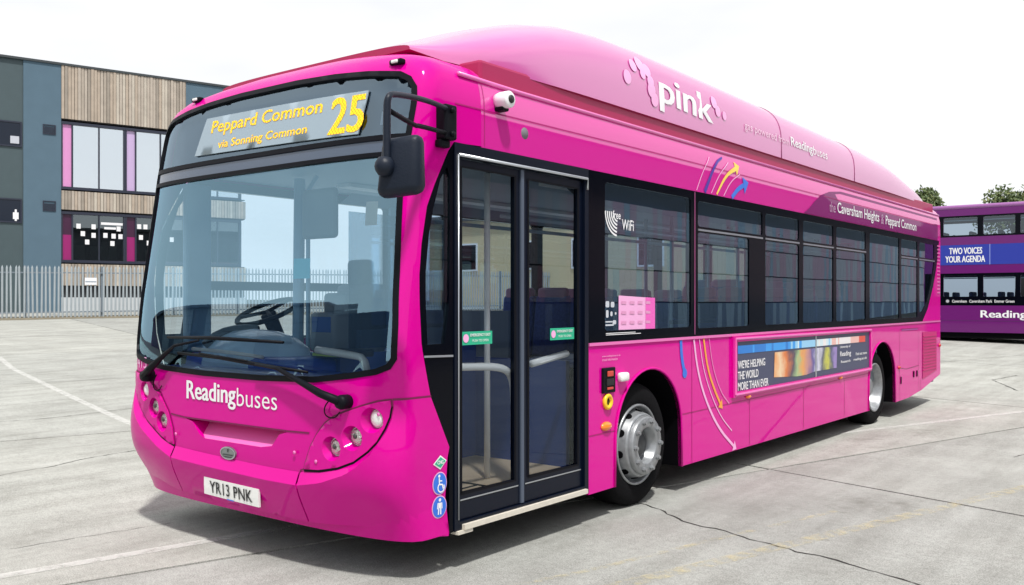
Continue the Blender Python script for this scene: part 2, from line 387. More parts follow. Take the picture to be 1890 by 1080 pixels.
def crack(pts, w=.012):
    P = []; rr = random.Random(len(pts) + int(pts[0][0] * 10))
    for p, q in zip(pts[:-1], pts[1:]):
        k = max(2, int(math.dist(p, q) / .07)); P += [(p[0] + (q[0] - p[0]) * i / k + rr.uniform(-.012, .012), p[1] + (q[1] - p[1]) * i / k + rr.uniform(-.012, .012)) for i in range(k)]
    P.append(pts[-1]); V, Fc = [], []
    for i, p in enumerate(P):
        a, b = P[max(i - 1, 0)], P[min(i + 1, len(P) - 1)]; d = Vector((b[0] - a[0], b[1] - a[1])).normalized(); ww = w / 2 * rr.uniform(.25, 1.3)
        V += [gfn(p[0] - d.y * ww, p[1] + d.x * ww, .003), gfn(p[0] + d.y * ww, p[1] - d.x * ww, .003)]
    o = link('crack', V, [(2 * i, 2 * i + 1, 2 * i + 3, 2 * i + 2) for i in range(len(P) - 1)], CRACK, yard); return o
crack([(.3, 3.1), (1.26, 2.80), (1.49, 2.68), (1.74, 2.50), (1.93, 2.45), (2.10, 2.43), (2.33, 2.32), (2.47, 2.30), (2.68, 2.22), (2.89, 2.20), (3.22, 2.07), (4.6, 1.6)], .016)
crack([(-3.7, -.6), (-3.96, .45), (-4.0, .77), (-4.15, 1.11), (-4.3, 2.2)], .012)
crack([(-1.35, -1.2), (-1.25, -.55), (-1.1, .2)], .006); crack([(-7.6, 1.2), (-7.3, 2.4), (-7.4, 4)], .014)
crack([(3.1, 7.0), (3.3, 7.9), (3.2, 9.2), (3.5, 10.5)], .012); crack([(1.9, 14.5), (1.2, 16.2), (1.4, 17.5)], .03)

# ================================================================== BUS FRAME OF REFERENCE (front of the single-decker faces -Y, door side is +X)
XC, HW = -.07, 1.345; XN = XC + HW; XO = XC - HW
ZP = [.20, .30, .45, .54, .60, .72, 1.10, 1.30, 1.60, 2.00, 2.47, 2.60, 2.85, 2.93, 3.00, 3.05, 3.09, 3.11]
YP = [.13, .09, .02, -.012, -.02, -.02, -.02, -.015, .015, .075, .145, .17, .22, .245, .285, .34, .42, .52]
WZ = [(.2, 1.345), (2.50, 1.345), (2.78, 1.345), (2.90, 1.32), (2.96, 1.29), (3.01, 1.22), (3.05, 1.12), (3.09, .94), (3.11, .72)]
BB, PP = .24, 3.2
_W9 = np.linspace(-.045, .045, 7)
def y0(z): return float(np.interp(z + _W9, ZP, YP).mean())
def hw(z): return float(np.interp(z + _W9 * .6, [a for a, b in WZ], [b for a, b in WZ]).mean())
def Fs(s, z):
    a = min(abs(s), 1) * math.pi / 2; w = hw(z); y = y0(z) + BB * (1 - max(math.cos(a), 0) ** (2 / PP))
    if abs(s) > 1: y += abs(s) - 1
    return (XC + math.copysign(1, s) * w * math.sin(a) ** (2 / PP), y, z)
_s = np.linspace(0, 1, 2001); _p = np.array([Fs(s, 1.2) for s in _s]); _t = np.concatenate([[0], np.cumsum(np.linalg.norm(np.diff(_p, axis=0), axis=1))])
TM = float(_t[-1])
def Ft(t, z):
    s = float(np.interp(abs(t), _t, _s)) if abs(t) <= TM else 1 + abs(t) - TM
    return Vector(Fs(math.copysign(s, t), z))
def FF(t, z, off=0.):
    p = Ft(t, z)
    if off:
        n = (Ft(t + .012, z) - Ft(t - .012, z)).cross(Ft(t, z + .012) - Ft(t, z - .012)); p = p + n.normalized() * off
    return p
def tY(Y, z): return TM + Y - y0(z) - BB
def SF(a, b, off=0.): return ((XN if b < 2.5 else XC + hw(b)) + off, a, b)
def SO(a, b, off=0.): return ((XO if b < 2.5 else XC - hw(b)) - off, a, b)
def mir(l): return [(-a, b) for a, b in l]

BUS = thing('single_decker_bus', 'bright pink single-decker bus with gas pod on its roof parked in the yard', 'bus', (XC, 6., 0))

# ------------------------------------------------------------------ front mask
CUT = [(.502, 2.448), (.387, 2.245), (.324, 2.114), (.280, 1.901), (.263, 1.728), (.267, 1.538), (.280, 1.344), (.355, 1.041), (.511, .739), (.511, .234)]
cutT = [(tY(Y, z), z) for Y, z in CUT]
topT = [(tY(.8, z), z) for z in (3.11, 3.09, 3.05, 3.0, 2.95, 2.9, 2.8, 2.7, 2.6, 2.515)]
right = list(reversed(cutT))
maskR = right + [(tY(.55, 2.5), 2.505)] + list(reversed(topT))
mask = maskR + mir(list(reversed(maskR)))
wsR = [(.29, 1.10), (.773, 1.114), (1.06, 1.149), (1.22, 1.175), (1.302, 1.207), (1.336, 1.26), (1.333, 1.45), (1.315, 1.75), (1.294, 2.05), (1.281, 2.27), (1.283, 2.39), (1.296, 2.5), (1.302, 2.70), (1.292, 2.80), (1.257, 2.86), (1.19, 2.897), (.95, 2.928), (.672, 2.95), (.3, 2.965)]
W0 = wsR + mir(list(reversed(wsR)))
slot = [(-.50, .812), (-.42, .795), (-.34, .72), (-.28, .70), (.30, .70), (.40, .715), (.47, .79), (.545, .812)]
LN = [(1.195, .924, LENSW), (1.065, .818, LENSC), (.915, .748, LENSC)]
LFR = [(-1.05, .955, LENSW), (-.90, .850, LENSC), (-.785, .767, LENSC)]
holesL = [circ(a, b, .072, 24) for a, b, _ in LN + LFR]
patch('front_panel', mask, FF, PINK, BUS, holes=[W0, slot] + holesL, step=.055)
cap = [FF(t, 3.11) for t in np.linspace(tY(.8, 3.11), -tY(.8, 3.11), 40)]
link('roof_front_cap', cap, [tuple(range(len(cap)))], PINK, BUS)
# glazing of the front
gin = shrink(W0, .034)
lo = [p for p in gin if p[1] < 2.38]; hi = [p for p in gin if p[1] > 2.53]
def clipx(z):
    xs_ = [p for p in gin if p[0] > 0]; return float(np.interp(z, [p[1] for p in xs_], [p[0] for p in xs_]))
loR = [p for p in gin if p[0] > 0 and p[1] < 2.38] + [(clipx(2.40), 2.40)]
ws = loR + mir(list(reversed(loR)))
hiR = [(clipx(2.525), 2.525)] + [p for p in gin if p[0] > 0 and p[1] > 2.54]
dest = hiR + mir(list(reversed(hiR)))
bandR = [(clipx(2.42), 2.425), (clipx(2.49), 2.495)]
band = bandR + mir(list(reversed(bandR)))
patch('windscreen_seal', W0, FF, RUB, BUS, holes=[ws, band, dest], step=.055, off=.006, thick=.02)
WS = patch('windscreen', ws, FF, GWIND, BUS, step=.05, off=-.010)
patch('divider_panel', band, FF, mat('smoked_divider_panel', (.05, .075, .12), .2, coat=.6), BUS, step=.06, off=-.003)
DG = patch('destination_window', dest, FF, GDEST, BUS, step=.05, off=-.012)
# housing behind the glass; display board set proud to catch daylight
patch('display_housing', shrink(dest, -.05), lambda t, z, o: (lambda p: (p.x, p.y + .09, p.z + .01))(FF(t, z)), mat('display_housing_grey', (.06, .085, .125), .6), BUS, step=.08)
led = [(-.69, 2.572), (.93, 2.548), (.965, 2.806), (-.62, 2.828)]
LB = patch('destination_display', led, FF, LEDB, BUS, step=.06, off=.002, thick=.008)
text('Peppard Common', FF, (-.53, .60, 2.688, 2.80), LED, LB, bold=.02, off=.004)
text('via Sonning Common', FF, (-.42, .49, 2.582, 2.655), LED, LB, bold=.02, off=.004)
text('25', FF, (.685, .955, 2.562, 2.79), LED, LB, bold=.03, off=.004)
patch('white_label', [(1.06, 2.60), (1.12, 2.60), (1.12, 2.68), (1.06, 2.68)], FF, WHITE, DG, off=-.03)
for t_, z_ in ((1.17, 2.955), (-.95, 3.0)):
    p = FF(t_, z_, .01); mk = link('marker_lamp', *bbox(-.05, .05, -.022, .022, -.016, .016, .01), RUB, BUS, loc=p)
    link('lens', *bbox(-.026, .026, -.03, -.01, -.010, .010, .006), LENSW, mk, loc=p)

# grille slot: floor slopes back and up into the panel
def pocket(t, z, off): return FF(t, z, -.16 * max(0, (z - .700)) / .112 + off)
patch('grille_recess', slot, pocket, PINKL, BUS, step=.04)  # pale colour adds the sky's brightness to the sloping floor
sd_ = dens(slot, .03); link('recess_edge', [FF(a, b) for a, b in sd_] + [pocket(a, b, 0) for a, b in sd_], [(k, (k + 1) % len(sd_), len(sd_) + (k + 1) % len(sd_), len(sd_) + k) for k in range(len(sd_))], PINK, BUS)
gapM = PINKD
gaps = [[(-.68, .828), (-.52, .818), (.56, .818), (.735, .822)], [(.64, .54), (.66, .60), (.69, .61)]]
link('panel_gap', *join(*[strip_geo(g, .009, FF, .003) for g in gaps]), gapM, BUS)
# headlight clusters
clN = [(.690, .606), (.700, .640), (.745, .745), (.796, .820), (.863, .890), (.928, .931), (1.024, .968), (1.135, 1.004), (1.234, 1.032), (1.308, 1.043), (1.313, 1.004), (1.302, .944), (1.276, .882), (1.229, .806), (1.170, .749), (1.077, .685), (.962, .642), (.817, .614)]
clF = [(-1.305, 1.085), (-1.15, 1.078), (-.981, 1.042), (-.816, .957), (-.702, .838), (-.648, .733), (-.628, .622), (-.70, .63), (-.800, .665), (-1.009, .757), (-1.16, .86), (-1.25, .95), (-1.30, 1.04)]
for cl, lamps in ((clN, LN), (clF, LFR)):
    strip('panel_gap', cl + [cl[0]], .010, FF, gapM, BUS, off=.0035, step=.03)
    low_ = (cl[10:] + [cl[0]]) if cl is clN else (cl[6:] + [cl[0]])
    strip('panel_gap', low_, .022, FF, RUB, BUS, off=.0045, step=.03, taper=(.35, 1.) if cl is clN else (1., .35))  # black strip paints the shadow gap along the cluster's lower edge
    hp = patch('headlight_panel', shrink(cl, .005), FF, PINK, BUS, holes=[circ(a, b, .070, 24) for a, b, _ in lamps], step=.035, off=.010, thick=.008)
    for a, b, lm in lamps:
        n = 24; ring = [FF(a + .070 * math.cos(2 * math.pi * k / n), b + .070 * math.sin(2 * math.pi * k / n), .010) for k in range(n)]
        c = FF(a, b, 0); cz_ = Vector((c.x + .012 * (1 if a > 0 else -1), c.y + .03, c.z + .008))
        r2 = [cz_ + Vector((.053 * math.cos(2 * math.pi * k / n), .0, .053 * math.sin(2 * math.pi * k / n))) for k in range(n)]
        link('lamp_recess', ring + r2, [(k, (k + 1) % n, n + (k + 1) % n, n + k) for k in range(n)], PINK, BUS, True)
        hl = link('headlight', *lathe([(.053, .0), (.050, -.006), (.046, .0)], cz_, 'y', 24, False), CHROME, BUS, True)
        link('lens', *lathe([(.048, .004), (.046, -.008), (.036, -.018), (.02, -.024), (.001, -.026)], cz_, 'y', 24), lm, hl, True)
        if lm is LENSC: link('bulb', *lathe([(.016, -.028), (.013, -.032), (.001, -.033)], cz_ + Vector((0.004, 0, .004)), 'y', 12), mat('bulb_shade', (.05, .05, .05), .3), hl, True)
# bumper in three pieces, standing proud, with a chamfered top
def sm(x, a, b): x = min(1, max(0, (x - a) / (b - a))); return x * x * (3 - 2 * x)
def bump_(t, z, off=0.): return FF(t, z, off + .006 + .038 * (1 - sm(abs(t), 1.25, 1.6)) * (1 - sm(z, .72, 1.03)) - .05 * sm(abs(t), .6, 1.2) * (1 - sm(abs(t), 1.25, 1.68)) * (1 - sm(z, .25, .72)))
bc = [(-.625, .325), (-.2, .312), (.2, .306), (.643, .302), (.643, .526), (.35, .526), (.07, .533), (-.3, .543), (-.625, .553)]
bmc = patch('bumper', bc, bump_, PINK, BUS, step=.06, thick=.04)
coN = [(.655, .302), (1.0, .306), (1.216, .30), (1.40, .255), (1.55, .228), (tY(.506, .225), .222), (tY(.506, .735), .735), (tY(.350, 1.034), 1.036), (1.45, 1.037), (1.322, 1.036), (1.322, .99), (1.31, .93), (1.285, .865), (1.239, .795), (1.201, .739), (1.112, .661), (1.034, .616), (.85, .558), (.655, .526)]
coF = [(-.637, .325), (-1.0, .345), (-1.216, .33), (-1.40, .27), (-1.55, .24), (-tY(.506, .225), .222), (-tY(.506, .735), .735), (-tY(.350, 1.034), 1.07), (-1.45, 1.08), (-1.322, 1.08), (-1.31, 1.0), (-1.27, .90), (-1.18, .80), (-1.02, .70), (-.80, .605), (-.637, .555)]
for co in (coN, coF): patch('bumper_corner', co, bump_, PINK, BUS, step=.06, thick=.04)
strip('panel_gap', [(1.315, 1.042), (1.45, 1.043), (tY(.355, 1.04), 1.042)], .012, FF, gapM, BUS, off=.004)
def ramp2(name, outer, inner, n=24):
    def rs_(P):
        d = [0]
        for a, b in zip(P[:-1], P[1:]): d.append(d[-1] + math.dist(a, b))
        return [(float(np.interp(k / n * d[-1], d, [p[0] for p in P])), float(np.interp(k / n * d[-1], d, [p[1] for p in P]))) for k in range(n + 1)]
    o, i = rs_(outer), rs_(inner); V = [bump_(*p) for p in o] + [FF(*p, .001) for p in i]
    return link(name, V, [(k, k + 1, n + 2 + k, n + 1 + k) for k in range(n)], PINK, BUS, True)
ramp2('bumper_top_edge', [(-.625, .553), (-.3, .543), (.07, .533), (.35, .526), (.643, .526)], [(-.625, .618), (-.3, .606), (.07, .595), (.35, .588), (.643, .588)])
ramp2('bumper_top_edge', [(.655, .526), (.85, .558), (1.034, .616), (1.112, .661), (1.201, .739), (1.239, .795), (1.285, .865), (1.31, .93)], [(.655, .588), (.817, .605), (.962, .636), (1.077, .679), (1.172, .744), (1.232, .802), (1.28, .877), (1.306, .94)])
ramp2('bumper_top_edge', [(-.637, .555), (-.80, .605), (-1.02, .70), (-1.18, .80), (-1.27, .90), (-1.31, 1.0)], [(-.637, .618), (-.800, .658), (-1.009, .750), (-1.165, .853), (-1.255, .945), (-1.305, 1.03)])
# number plate, badge, lettering
pp_ = [(-.285, .345), (.278, .332), (.285, .444), (-.278, .456)]
def npf(a, b, o=0.): p = bump_(a, .42, .012); return Vector((p.x, p.y - o + .10 * max(0, .42 - b), b))
NP = patch('number_plate', pp_, npf, PLATE, BUS, off=.012, thick=.014, step=.1, smooth=False)
text('YR13 PNK', lambda a, b, o: npf(a, b - .022 * a, o), (-.215, .222, .358, .434), INK, NP, bold=.018, off=.015)
patch('blue_plate_strip', [(-.04, .336), (.03, .334), (.03, .341), (-.04, .343)], npf, BLUEV, NP, off=.014)
bd = patch('oval_badge', circ(-.02, .632, .078, 28, .040), FF, BADGE, BUS, off=.010, thick=.01)
strip('badge_rim', circ(-.02, .632, .074, 28, .036) + [(.054, .632)], .007, FF, SILV, bd, off=.013)
link('badge_mark', *join(strip_geo([(-.07, .622), (.03, .622)], .008, FF, .0125), strip_geo([(-.055, .608), (.015, .608)], .006, FF, .0125), strip_geo([(-.02, .638), (-.02, .658)], .014, FF, .0125)), mat('badge_dark', (.05, .06, .06), .4), bd)
text('Reading', FF, (-.482, .050, .905, 1.062), WHITE, BUS, bold=.03, off=.004)
text('buses', FF, (.064, .455, .932, 1.044), WHITE, BUS, bold=-.004, off=.004)
text('415', FF, (-1.215, -1.03, 1.112, 1.19), PINKV, BUS, bold=.0, off=.004)
for t_, z_ in ((-.60, .70), (.62, .70), (1.24, .96), (.80, .665)):
    link('panel_screw', *lathe([(.011, .0), (.011, -.004), (.001, -.005)], FF(t_, z_, .011), 'y', 12), PINKL, BUS, True)
# wipers
def wip(pts, r, o): return tube([FF(t, z, oo) for (t, z), oo in zip(pts, o)], r, 8)
w1 = link('wiper', *wip([(1.02, 1.022), (.88, 1.06), (.51, 1.185), (.30, 1.20)], [.028, .024, .012, .008], [.05, .055, .05, .045]), RUB, BUS, True)
link('wiper_pivot', *lathe([(.04, .02), (.042, -.05), (.034, -.07), (.001, -.073)], FF(1.03, 1.02, .0), 'y', 16), RUB, w1, True)
link('wiper_blade', *join(wip([(-.56, 1.238), (-.1, 1.226), (.3, 1.198), (.74, 1.172)], [.010, .013, .013, .008], [.022] * 4), wip([(-.3, 1.245), (.2, 1.215)], .006, [.032] * 2)), RUB, w1, True)
w2 = link('wiper', *wip([(-.93, 1.075), (-.84, 1.13), (-.70, 1.21), (-.56, 1.285), (-.3, 1.325)], [.030, .026, .017, .010, .007], [.06, .06, .055, .05, .04]), RUB, BUS, True)
link('wiper_pivot', *lathe([(.04, .02), (.042, -.05), (.034, -.08), (.001, -.083)], FF(-.935, 1.07, .0), 'y', 16), RUB, w2, True)
link('wiper_blade', *wip([(-.70, 1.337), (-.2, 1.345), (.52, 1.336)], [.009, .013, .009], [.022] * 3), RUB, w2, True)
for t0, z0, sg in ((.90, 1.03, 1), (-.86, 1.08, -1)):
    link('washer_hose', *tube([FF(t0 + dx, z0 + dz, .02) for dx, dz in ((.02, 0), (-.03, -.05), (-.02, -.10), (.05, -.11), (.09, -.07))], .004, 6, 2), RUB, w1 if sg > 0 else w2, True)
# mirror
MB_ = FF(tY(.46, 2.6), 2.60, .0)
mb = link('mirror', *join(bbox(MB_.x - .01, MB_.x + .075, .40, .50, 2.50, 2.70, .012), bbox(MB_.x + .0, MB_.x + .05, .385, .47, 2.455, 2.50, .01)), RUB, BUS)
for z_ in (2.53, 2.665): link('bolt', *lathe([(.016, 0), (.016, .02), (.001, .022)], (MB_.x + .072, .45, z_), 'x', 10), RUB, mb, True)
link('mirror_arm', *tube([(1.33, .43, 2.675), (1.46, .10, 2.655), (1.60, -.27, 2.60), (1.615, -.31, 2.575), (1.61, -.315, 2.54), (1.61, -.315, 2.24)], [.015, .015, .015, .017, .019, .019], 10, 2), PLAST, mb, True)
link('mirror_arm', *tube([(1.33, .43, 2.535), (1.435, .09, 2.515), (1.47, .03, 2.50), (1.60, -.30, 2.515)], .013, 10, 1), RUB, mb, True)
hv, hf = bbox(-.105, .105, -.05, .05, -.145, .145, .042, 4)
hv = [((x * (1.0 + .12 * (z < 0)) + .02 * z / .15), y * (1 + .3 * (z < 0)), z) for x, y, z in hv]
mh = link('mirror_head', hv, hf, PLAST, mb, True, loc=(1.640, -.24, 2.240)); mh.rotation_euler = (0, R(-5), R(20))
link('mirror_ball', *lathe([(.001, -.05), (.03, -.044), (.046, -.02), (.05, 0), (.046, .02), (.03, .044), (.001, .05)], (1.605, -.325, 2.235), 'z', 16), PLAST, mb, True)

# ------------------------------------------------------------------ near side: black quarter panel, door, skirt, windows, cantrail
qp = [(Y + .004, z) for Y, z in CUT] + [(.551, .234), (.551, 2.50)]
qg = [(.497, 2.36), (.440, 2.281), (.385, 2.121), (.345, 1.965), (.318, 1.75), (.318, 1.568), (.332, 1.335), (.475, 1.335), (.515, 1.567), (.520, 2.0), (.520, 2.3)]
patch('quarter_panel', qp, SF, BLACK, BUS, holes=[qg], step=.2, off=-.003, thick=.03, smooth=False, interior=False)
patch('quarter_window', qg, SF, GDOOR, BUS, step=.2, off=-.012, smooth=False, interior=False)
strip('quarter_trim', [(.30, 1.268), (.545, 1.262)], .012, SF, SILV, BUS, off=.002)
df = patch('door_frame', [(.555, .235), (1.972, .235), (1.972, 2.508), (.555, 2.508)], SF, DOORF, BUS, holes=[[(.60, .285), (1.925, .285), (1.925, 2.425), (.60, 2.425)]], step=3, off=.004, thick=.09, smooth=False, interior=False)
link('door_trim', *join(tube([(XN + .012, .585, 2.437), (XN + .012, 1.945, 2.437), (XN + .012, 1.945, 2.36)], .010, 8), tube([(XN + .008, .585, 2.437), (XN + .008, .585, .3)], .005, 8)), SILV, df, True)
link('door_sill', *join(box(XN - .04, XN + .028, .62, 1.93, .238, .268), box(XN - .04, XN + .02, .57, .70, .215, .236)), CREAMS, df)
for ol, gl_ in (([(.605, .29), (1.205, .29), (1.205, 2.42), (.605, 2.42)], [(.632, .445), (1.155, .443), (1.155, 2.372), (.632, 2.375)]),
                ([(1.238, .29), (1.92, .29), (1.92, 2.42), (1.238, 2.42)], [(1.292, .445), (1.868, .443), (1.868, 2.362), (1.292, 2.368)])):
    dl = patch('door_leaf', ol, SF, DOORF, BUS, holes=[gl_], step=3, off=-.018, thick=.035, smooth=False, interior=False)
    patch('door_window', gl_, SF, GDOOR, dl, step=3, off=-.030, smooth=False, interior=False)
    strip('door_window_seal', gl_ + [gl_[0]], .022, SF, RUB, dl, off=-.014, step=1)
    strip('kick_edge', [(ol[0][0] + .02, .405), (ol[1][0] - .02, .405)], .008, SF, SILV, dl, off=-.014, step=1)
    g0 = .652 if ol[0][0] < 1 else 1.55
    st = patch('door_sticker', [(g0, 1.318), (g0 + .285, 1.318), (g0 + .285, 1.398), (g0, 1.398)], SF, GREENV, dl, off=-.026, step=.3)
    text('EMERGENCY EXIT', SF, (g0 + .075, g0 + .265, 1.368, 1.385), WHITE, st, bold=.01, off=-.023)
    text('PUSH TO OPEN', SF, (g0 + .095, g0 + .245, 1.335, 1.350), WHITE, st, off=-.023)
    patch('sticker_disc', circ(g0 + .035, 1.358, .026, 16), SF, PINKV, st, off=-.023)
link('door_handrail', *tube([(1.19, .70, 1.185), (1.19, 1.06, 1.168), (1.19, 1.19, 1.125), (1.19, 1.235, 1.02), (1.19, 1.235, .66)], .025, 10, 2), WHITEH, BUS, True)
link('door_handrail', *tube([(1.19, 1.42, 1.165), (1.19, 1.83, 1.215)], .025, 8), WHITEH, BUS, True)
link('door_seal', *box(XN - .05, XN - .006, 1.2065, 1.2365, .29, 2.42), mat('grey_door_seal', (.07, .09, .13), .5), BUS)

def arch(c, h, zt, n=22): # bottom-left to bottom-right
    return [(c - h, .217), (c - h * .985, .55)] + [(c - h * .985 * math.cos(math.pi * k / n), .55 + (zt - .55) * math.sin(math.pi * k / n)) for k in range(1, n)] + [(c + h * .985, .55), (c + h, .222)]
AF, AR = arch(2.846, .523, 1.058), arch(8.88, .575, 1.06)
skirt = [(1.98, .215)] + AF + AR + [(10.1, .232), (10.8, .29), (11.86, .452), (11.86, 1.262), (1.98, 1.270)]
patch('side_panel', skirt, SF, PINKS, BUS, step=.25, thick=.03, smooth=False, interior=False)
for A in (AF, AR):
    link('arch_trim', *tube([SF(a, b, .004) for a, b in A], .010, 6), PINK, BUS, True)
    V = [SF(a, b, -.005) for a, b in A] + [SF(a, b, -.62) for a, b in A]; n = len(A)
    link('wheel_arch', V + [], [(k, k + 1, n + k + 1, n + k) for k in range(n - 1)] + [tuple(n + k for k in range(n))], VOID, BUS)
sg = [[(1.985, .628), (2.33, .630)], [(3.37, .648), (5.2, .665), (8.29, .682)], [(3.55, 1.26), (3.55, .22)], [(4.72, .66), (4.72, .23)], [(6.1, .67), (6.1, .235)], [(7.4, .675), (7.4, .235)], [(9.66, 1.19), (9.66, .24)], [(10.72, .46), (10.72, .29)]]
link('panel_gap', *join(*[strip_geo(s, .007, SF, .0025, 1) for s in sg]), mat('panel_joint', (.36, .002, .13), .5), BUS)
link('waist_trim', *box(XN - .01, XN + .010, 1.98, 11.85, 1.262, 1.284), PINKL, BUS)
# black glazing band with panes
band_o = [(1.975, 1.286), (10.83, 1.286), (11.12, 1.467), (11.43, 1.793), (11.60, 2.04), (11.69, 2.21), (11.79, 2.505), (1.975, 2.505)]
panes = [('side_window', 2.19, 3.53, 1.365, 2.44), ('side_window', 3.66, 4.71, 1.35, 2.165), ('side_window', 5.09, 5.97, 1.35, 2.165), ('side_window', 6.085, 7.02, 1.35, 2.165), ('side_window', 7.12, 8.19, 1.35, 2.165),
         ('side_window', 8.345, 9.64, 1.35, 2.43), ('side_window', 9.735, 10.55, 1.35, 2.165),
         ('vent_window', 3.66, 5.02, 2.215, 2.43), ('vent_window', 5.09, 5.97, 2.215, 2.43), ('vent_window', 6.085, 7.02, 2.215, 2.43), ('vent_window', 7.12, 8.19, 2.215, 2.43), ('vent_window', 9.735, 10.55, 2.215, 2.43), ('vent_window', 10.66, 11.50, 2.215, 2.43)]
rear_pane = [(10.66, 1.42), (10.80, 1.42), (11.06, 1.56), (11.30, 1.83), (11.44, 2.04), (11.50, 2.165), (10.66, 2.165)]
hol = [rounded(a, b, c, d, .03, 3) for _, a, b, c, d in panes] + [rear_pane]
patch('window_surround', band_o, SF, BLACK, BUS, holes=hol, step=3, off=.002, thick=.05, smooth=False, interior=False)
WIN = []
for (nm, a, b, c, d), h in zip(panes + [('side_window', 0, 0, 0, 0)], hol):
    wdw = patch(nm, h, SF, GSIDE, BUS, step=3, off=-.006, smooth=False, interior=False); WIN.append(wdw)
    if nm == 'vent_window':
        link('window_rail', *box(XN - .03, XN + .008, a + .0, b - .0, 2.178, 2.194), SILV, wdw)
        link('vent_latch', *box(XN - .03, XN - .012, (a + b) / 2 - .05, (a + b) / 2 + .05, 2.235, 2.255), RUB, wdw)
strip('window_edge', [(3.60, 1.30), (3.60, 2.50)], .006, SF, PINKL, BUS, off=.004, step=2)
# pink rear pillar
patch('rear_pillar', [(10.85, 1.286), (11.86, 1.286), (11.86, 2.505), (11.80, 2.505), (11.70, 2.21), (11.61, 2.035), (11.44, 1.79), (11.13, 1.462)], SF, PINKS, BUS, step=.2, off=.001, thick=.03, smooth=False, interior=False)
link('vent_slats', *join(*[box(XN - .002, XN + .008, 11.66 + .02, 11.82, 1.70 + k * .055, 1.70 + k * .055 + .022) for k in range(14)]), PINKL, BUS)
# cantrail + roof
ZS = [2.508, 2.60, 2.70, 2.80, 2.86, 2.90, 2.93, 2.96, 2.99, 3.01, 3.03, 3.05, 3.07, 3.09, 3.11]
prof = [(XC + hw(z), z) for z in ZS] + [(XC - hw(z), z) for z in reversed(ZS)]
Ys = [.8] + list(np.arange(1.2, 11.9, .6)) + [11.86]
V = [(x, y, z) for y in Ys for x, z in prof]; m_ = len(prof)
link('roof', V, [(j * m_ + k, j * m_ + k + 1, (j + 1) * m_ + k + 1, (j + 1) * m_ + k) for j in range(len(Ys) - 1) for k in range(m_ - 1)], PINKR, BUS, True)
link('gutter', *join(tube([(XC + hw(2.915) + .006, .62, 2.925), (XC + hw(2.915) + .008, 1.2, 2.915), (XC + hw(2.915) + .008, 11.86, 2.905)], .014, 8)), PINKL, BUS, True)
link('panel_gap', *join(strip_geo([(.56, 2.735), (3.2, 2.745), (11.8, 2.74)], .007, SF, .003, 1), strip_geo([(.83, 2.52), (.83, 2.90)], .005, SF, .003, .1)), mat('panel_joint', (.4, .0, .14), .5), BUS)
patch('route_banner', [(6.10, 2.513), (6.25, 2.57), (6.42, 2.66), (6.62, 2.745), (6.9, 2.81), (7.3, 2.85), (11.7, 2.85), (11.7, 2.513)], SF, MAGD, BUS, step=.3, off=.004)
text('the', SF, (6.88, 7.08, 2.585, 2.70), mat('pale_mauve_vinyl', (.5, .3, .45), .4), BUS, bold=.0, off=.007)
text('Caversham Heights', SF, (7.14, 8.72, 2.555, 2.715), WHITE, BUS, bold=.01, off=.007)
text('&', SF, (8.80, 8.92, 2.575, 2.70), mat('pale_mauve_vinyl', (.5, .3, .45), .4), BUS, off=.007)
text('Peppard Common', SF, (9.0, 10.47, 2.545, 2.70), WHITE, BUS, bold=.01, off=.007)
# roof pod
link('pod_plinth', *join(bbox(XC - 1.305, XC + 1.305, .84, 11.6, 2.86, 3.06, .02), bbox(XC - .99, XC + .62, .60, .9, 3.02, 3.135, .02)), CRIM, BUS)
PY = [.58, .64, .75, .9, 1.1, 1.35, 1.65, 2.0, 2.4, 2.9, 3.5] + list(np.arange(4.2, 9.0, .6)) + [9.3, 9.8, 10.3, 10.8, 11.2, 11.5, 11.72]
def podW(y): return float(np.interp(y, [.58, .8, 1.2, 1.8, 9.5, 10.8, 11.4, 11.72], [.96, 1.12, 1.30, 1.325, 1.325, 1.30, 1.24, 1.14]))
_hy = np.array([.58, .9, 1.3, 1.8, 2.3, 3.0, 4.5, 6.5, 8.8, 9.6, 10.2, 10.8, 11.3, 11.72]); _hz = np.array([3.17, 3.285, 3.455, 3.615, 3.69, 3.708, 3.685, 3.645, 3.595, 3.52, 3.40, 3.27, 3.17, 3.09])
def podH(y): return float(np.interp(np.array([y - .2, y - .1, y, y + .1, y + .2]), _hy, _hz).mean()) if y > .8 else float(np.interp(y, _hy, _hz))
def podB(y): return float(np.interp(y, [.58, .8, 1.1, 11.72], [3.12, 3.045, 3.03, 3.02]))
PE = 3.9
def podpt(y, a): # a 0..pi over the arch
    c, s = math.cos(a), math.sin(a)
    return (XC + podW(y) * math.copysign(abs(c) ** (2 / PE), c), y, podB(y) + (podH(y) - podB(y)) * max(s, 0) ** (2 / PE))
na = 72; V = [podpt(y, math.pi * k / na) for y in PY for k in range(na + 1)]; m_ = na + 1
POD = link('roof_pod', V, [(j * m_ + k, j * m_ + k + 1, (j + 1) * m_ + k + 1, (j + 1) * m_ + k) for j in range(len(PY) - 1) for k in range(na)], PODP, BUS, True)
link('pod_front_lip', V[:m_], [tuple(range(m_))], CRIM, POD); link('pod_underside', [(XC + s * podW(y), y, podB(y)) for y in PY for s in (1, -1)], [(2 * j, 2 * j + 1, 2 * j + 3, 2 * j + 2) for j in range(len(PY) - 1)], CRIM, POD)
link('pod_end', V[-m_:], [tuple(range(m_))], PODP, POD)
def podS(a, b, off=0.):
    q = min(.999, max(0, (b - podB(a)) / (podH(a) - podB(a)))); return (XC + podW(a) * (1 - q ** PE) ** (1 / PE) + off, a, b + off * .4)
for yy in (5.55, 7.83): link('panel_gap', *tube([Vector(podpt(yy, math.pi * k / 40)) for k in range(0, 41)], .006, 5), mat('pod_joint', (.25, .05, .13), .6), POD, True)
SOFT = mat('frosted_white_vinyl', (.80, .55, .70), .45)
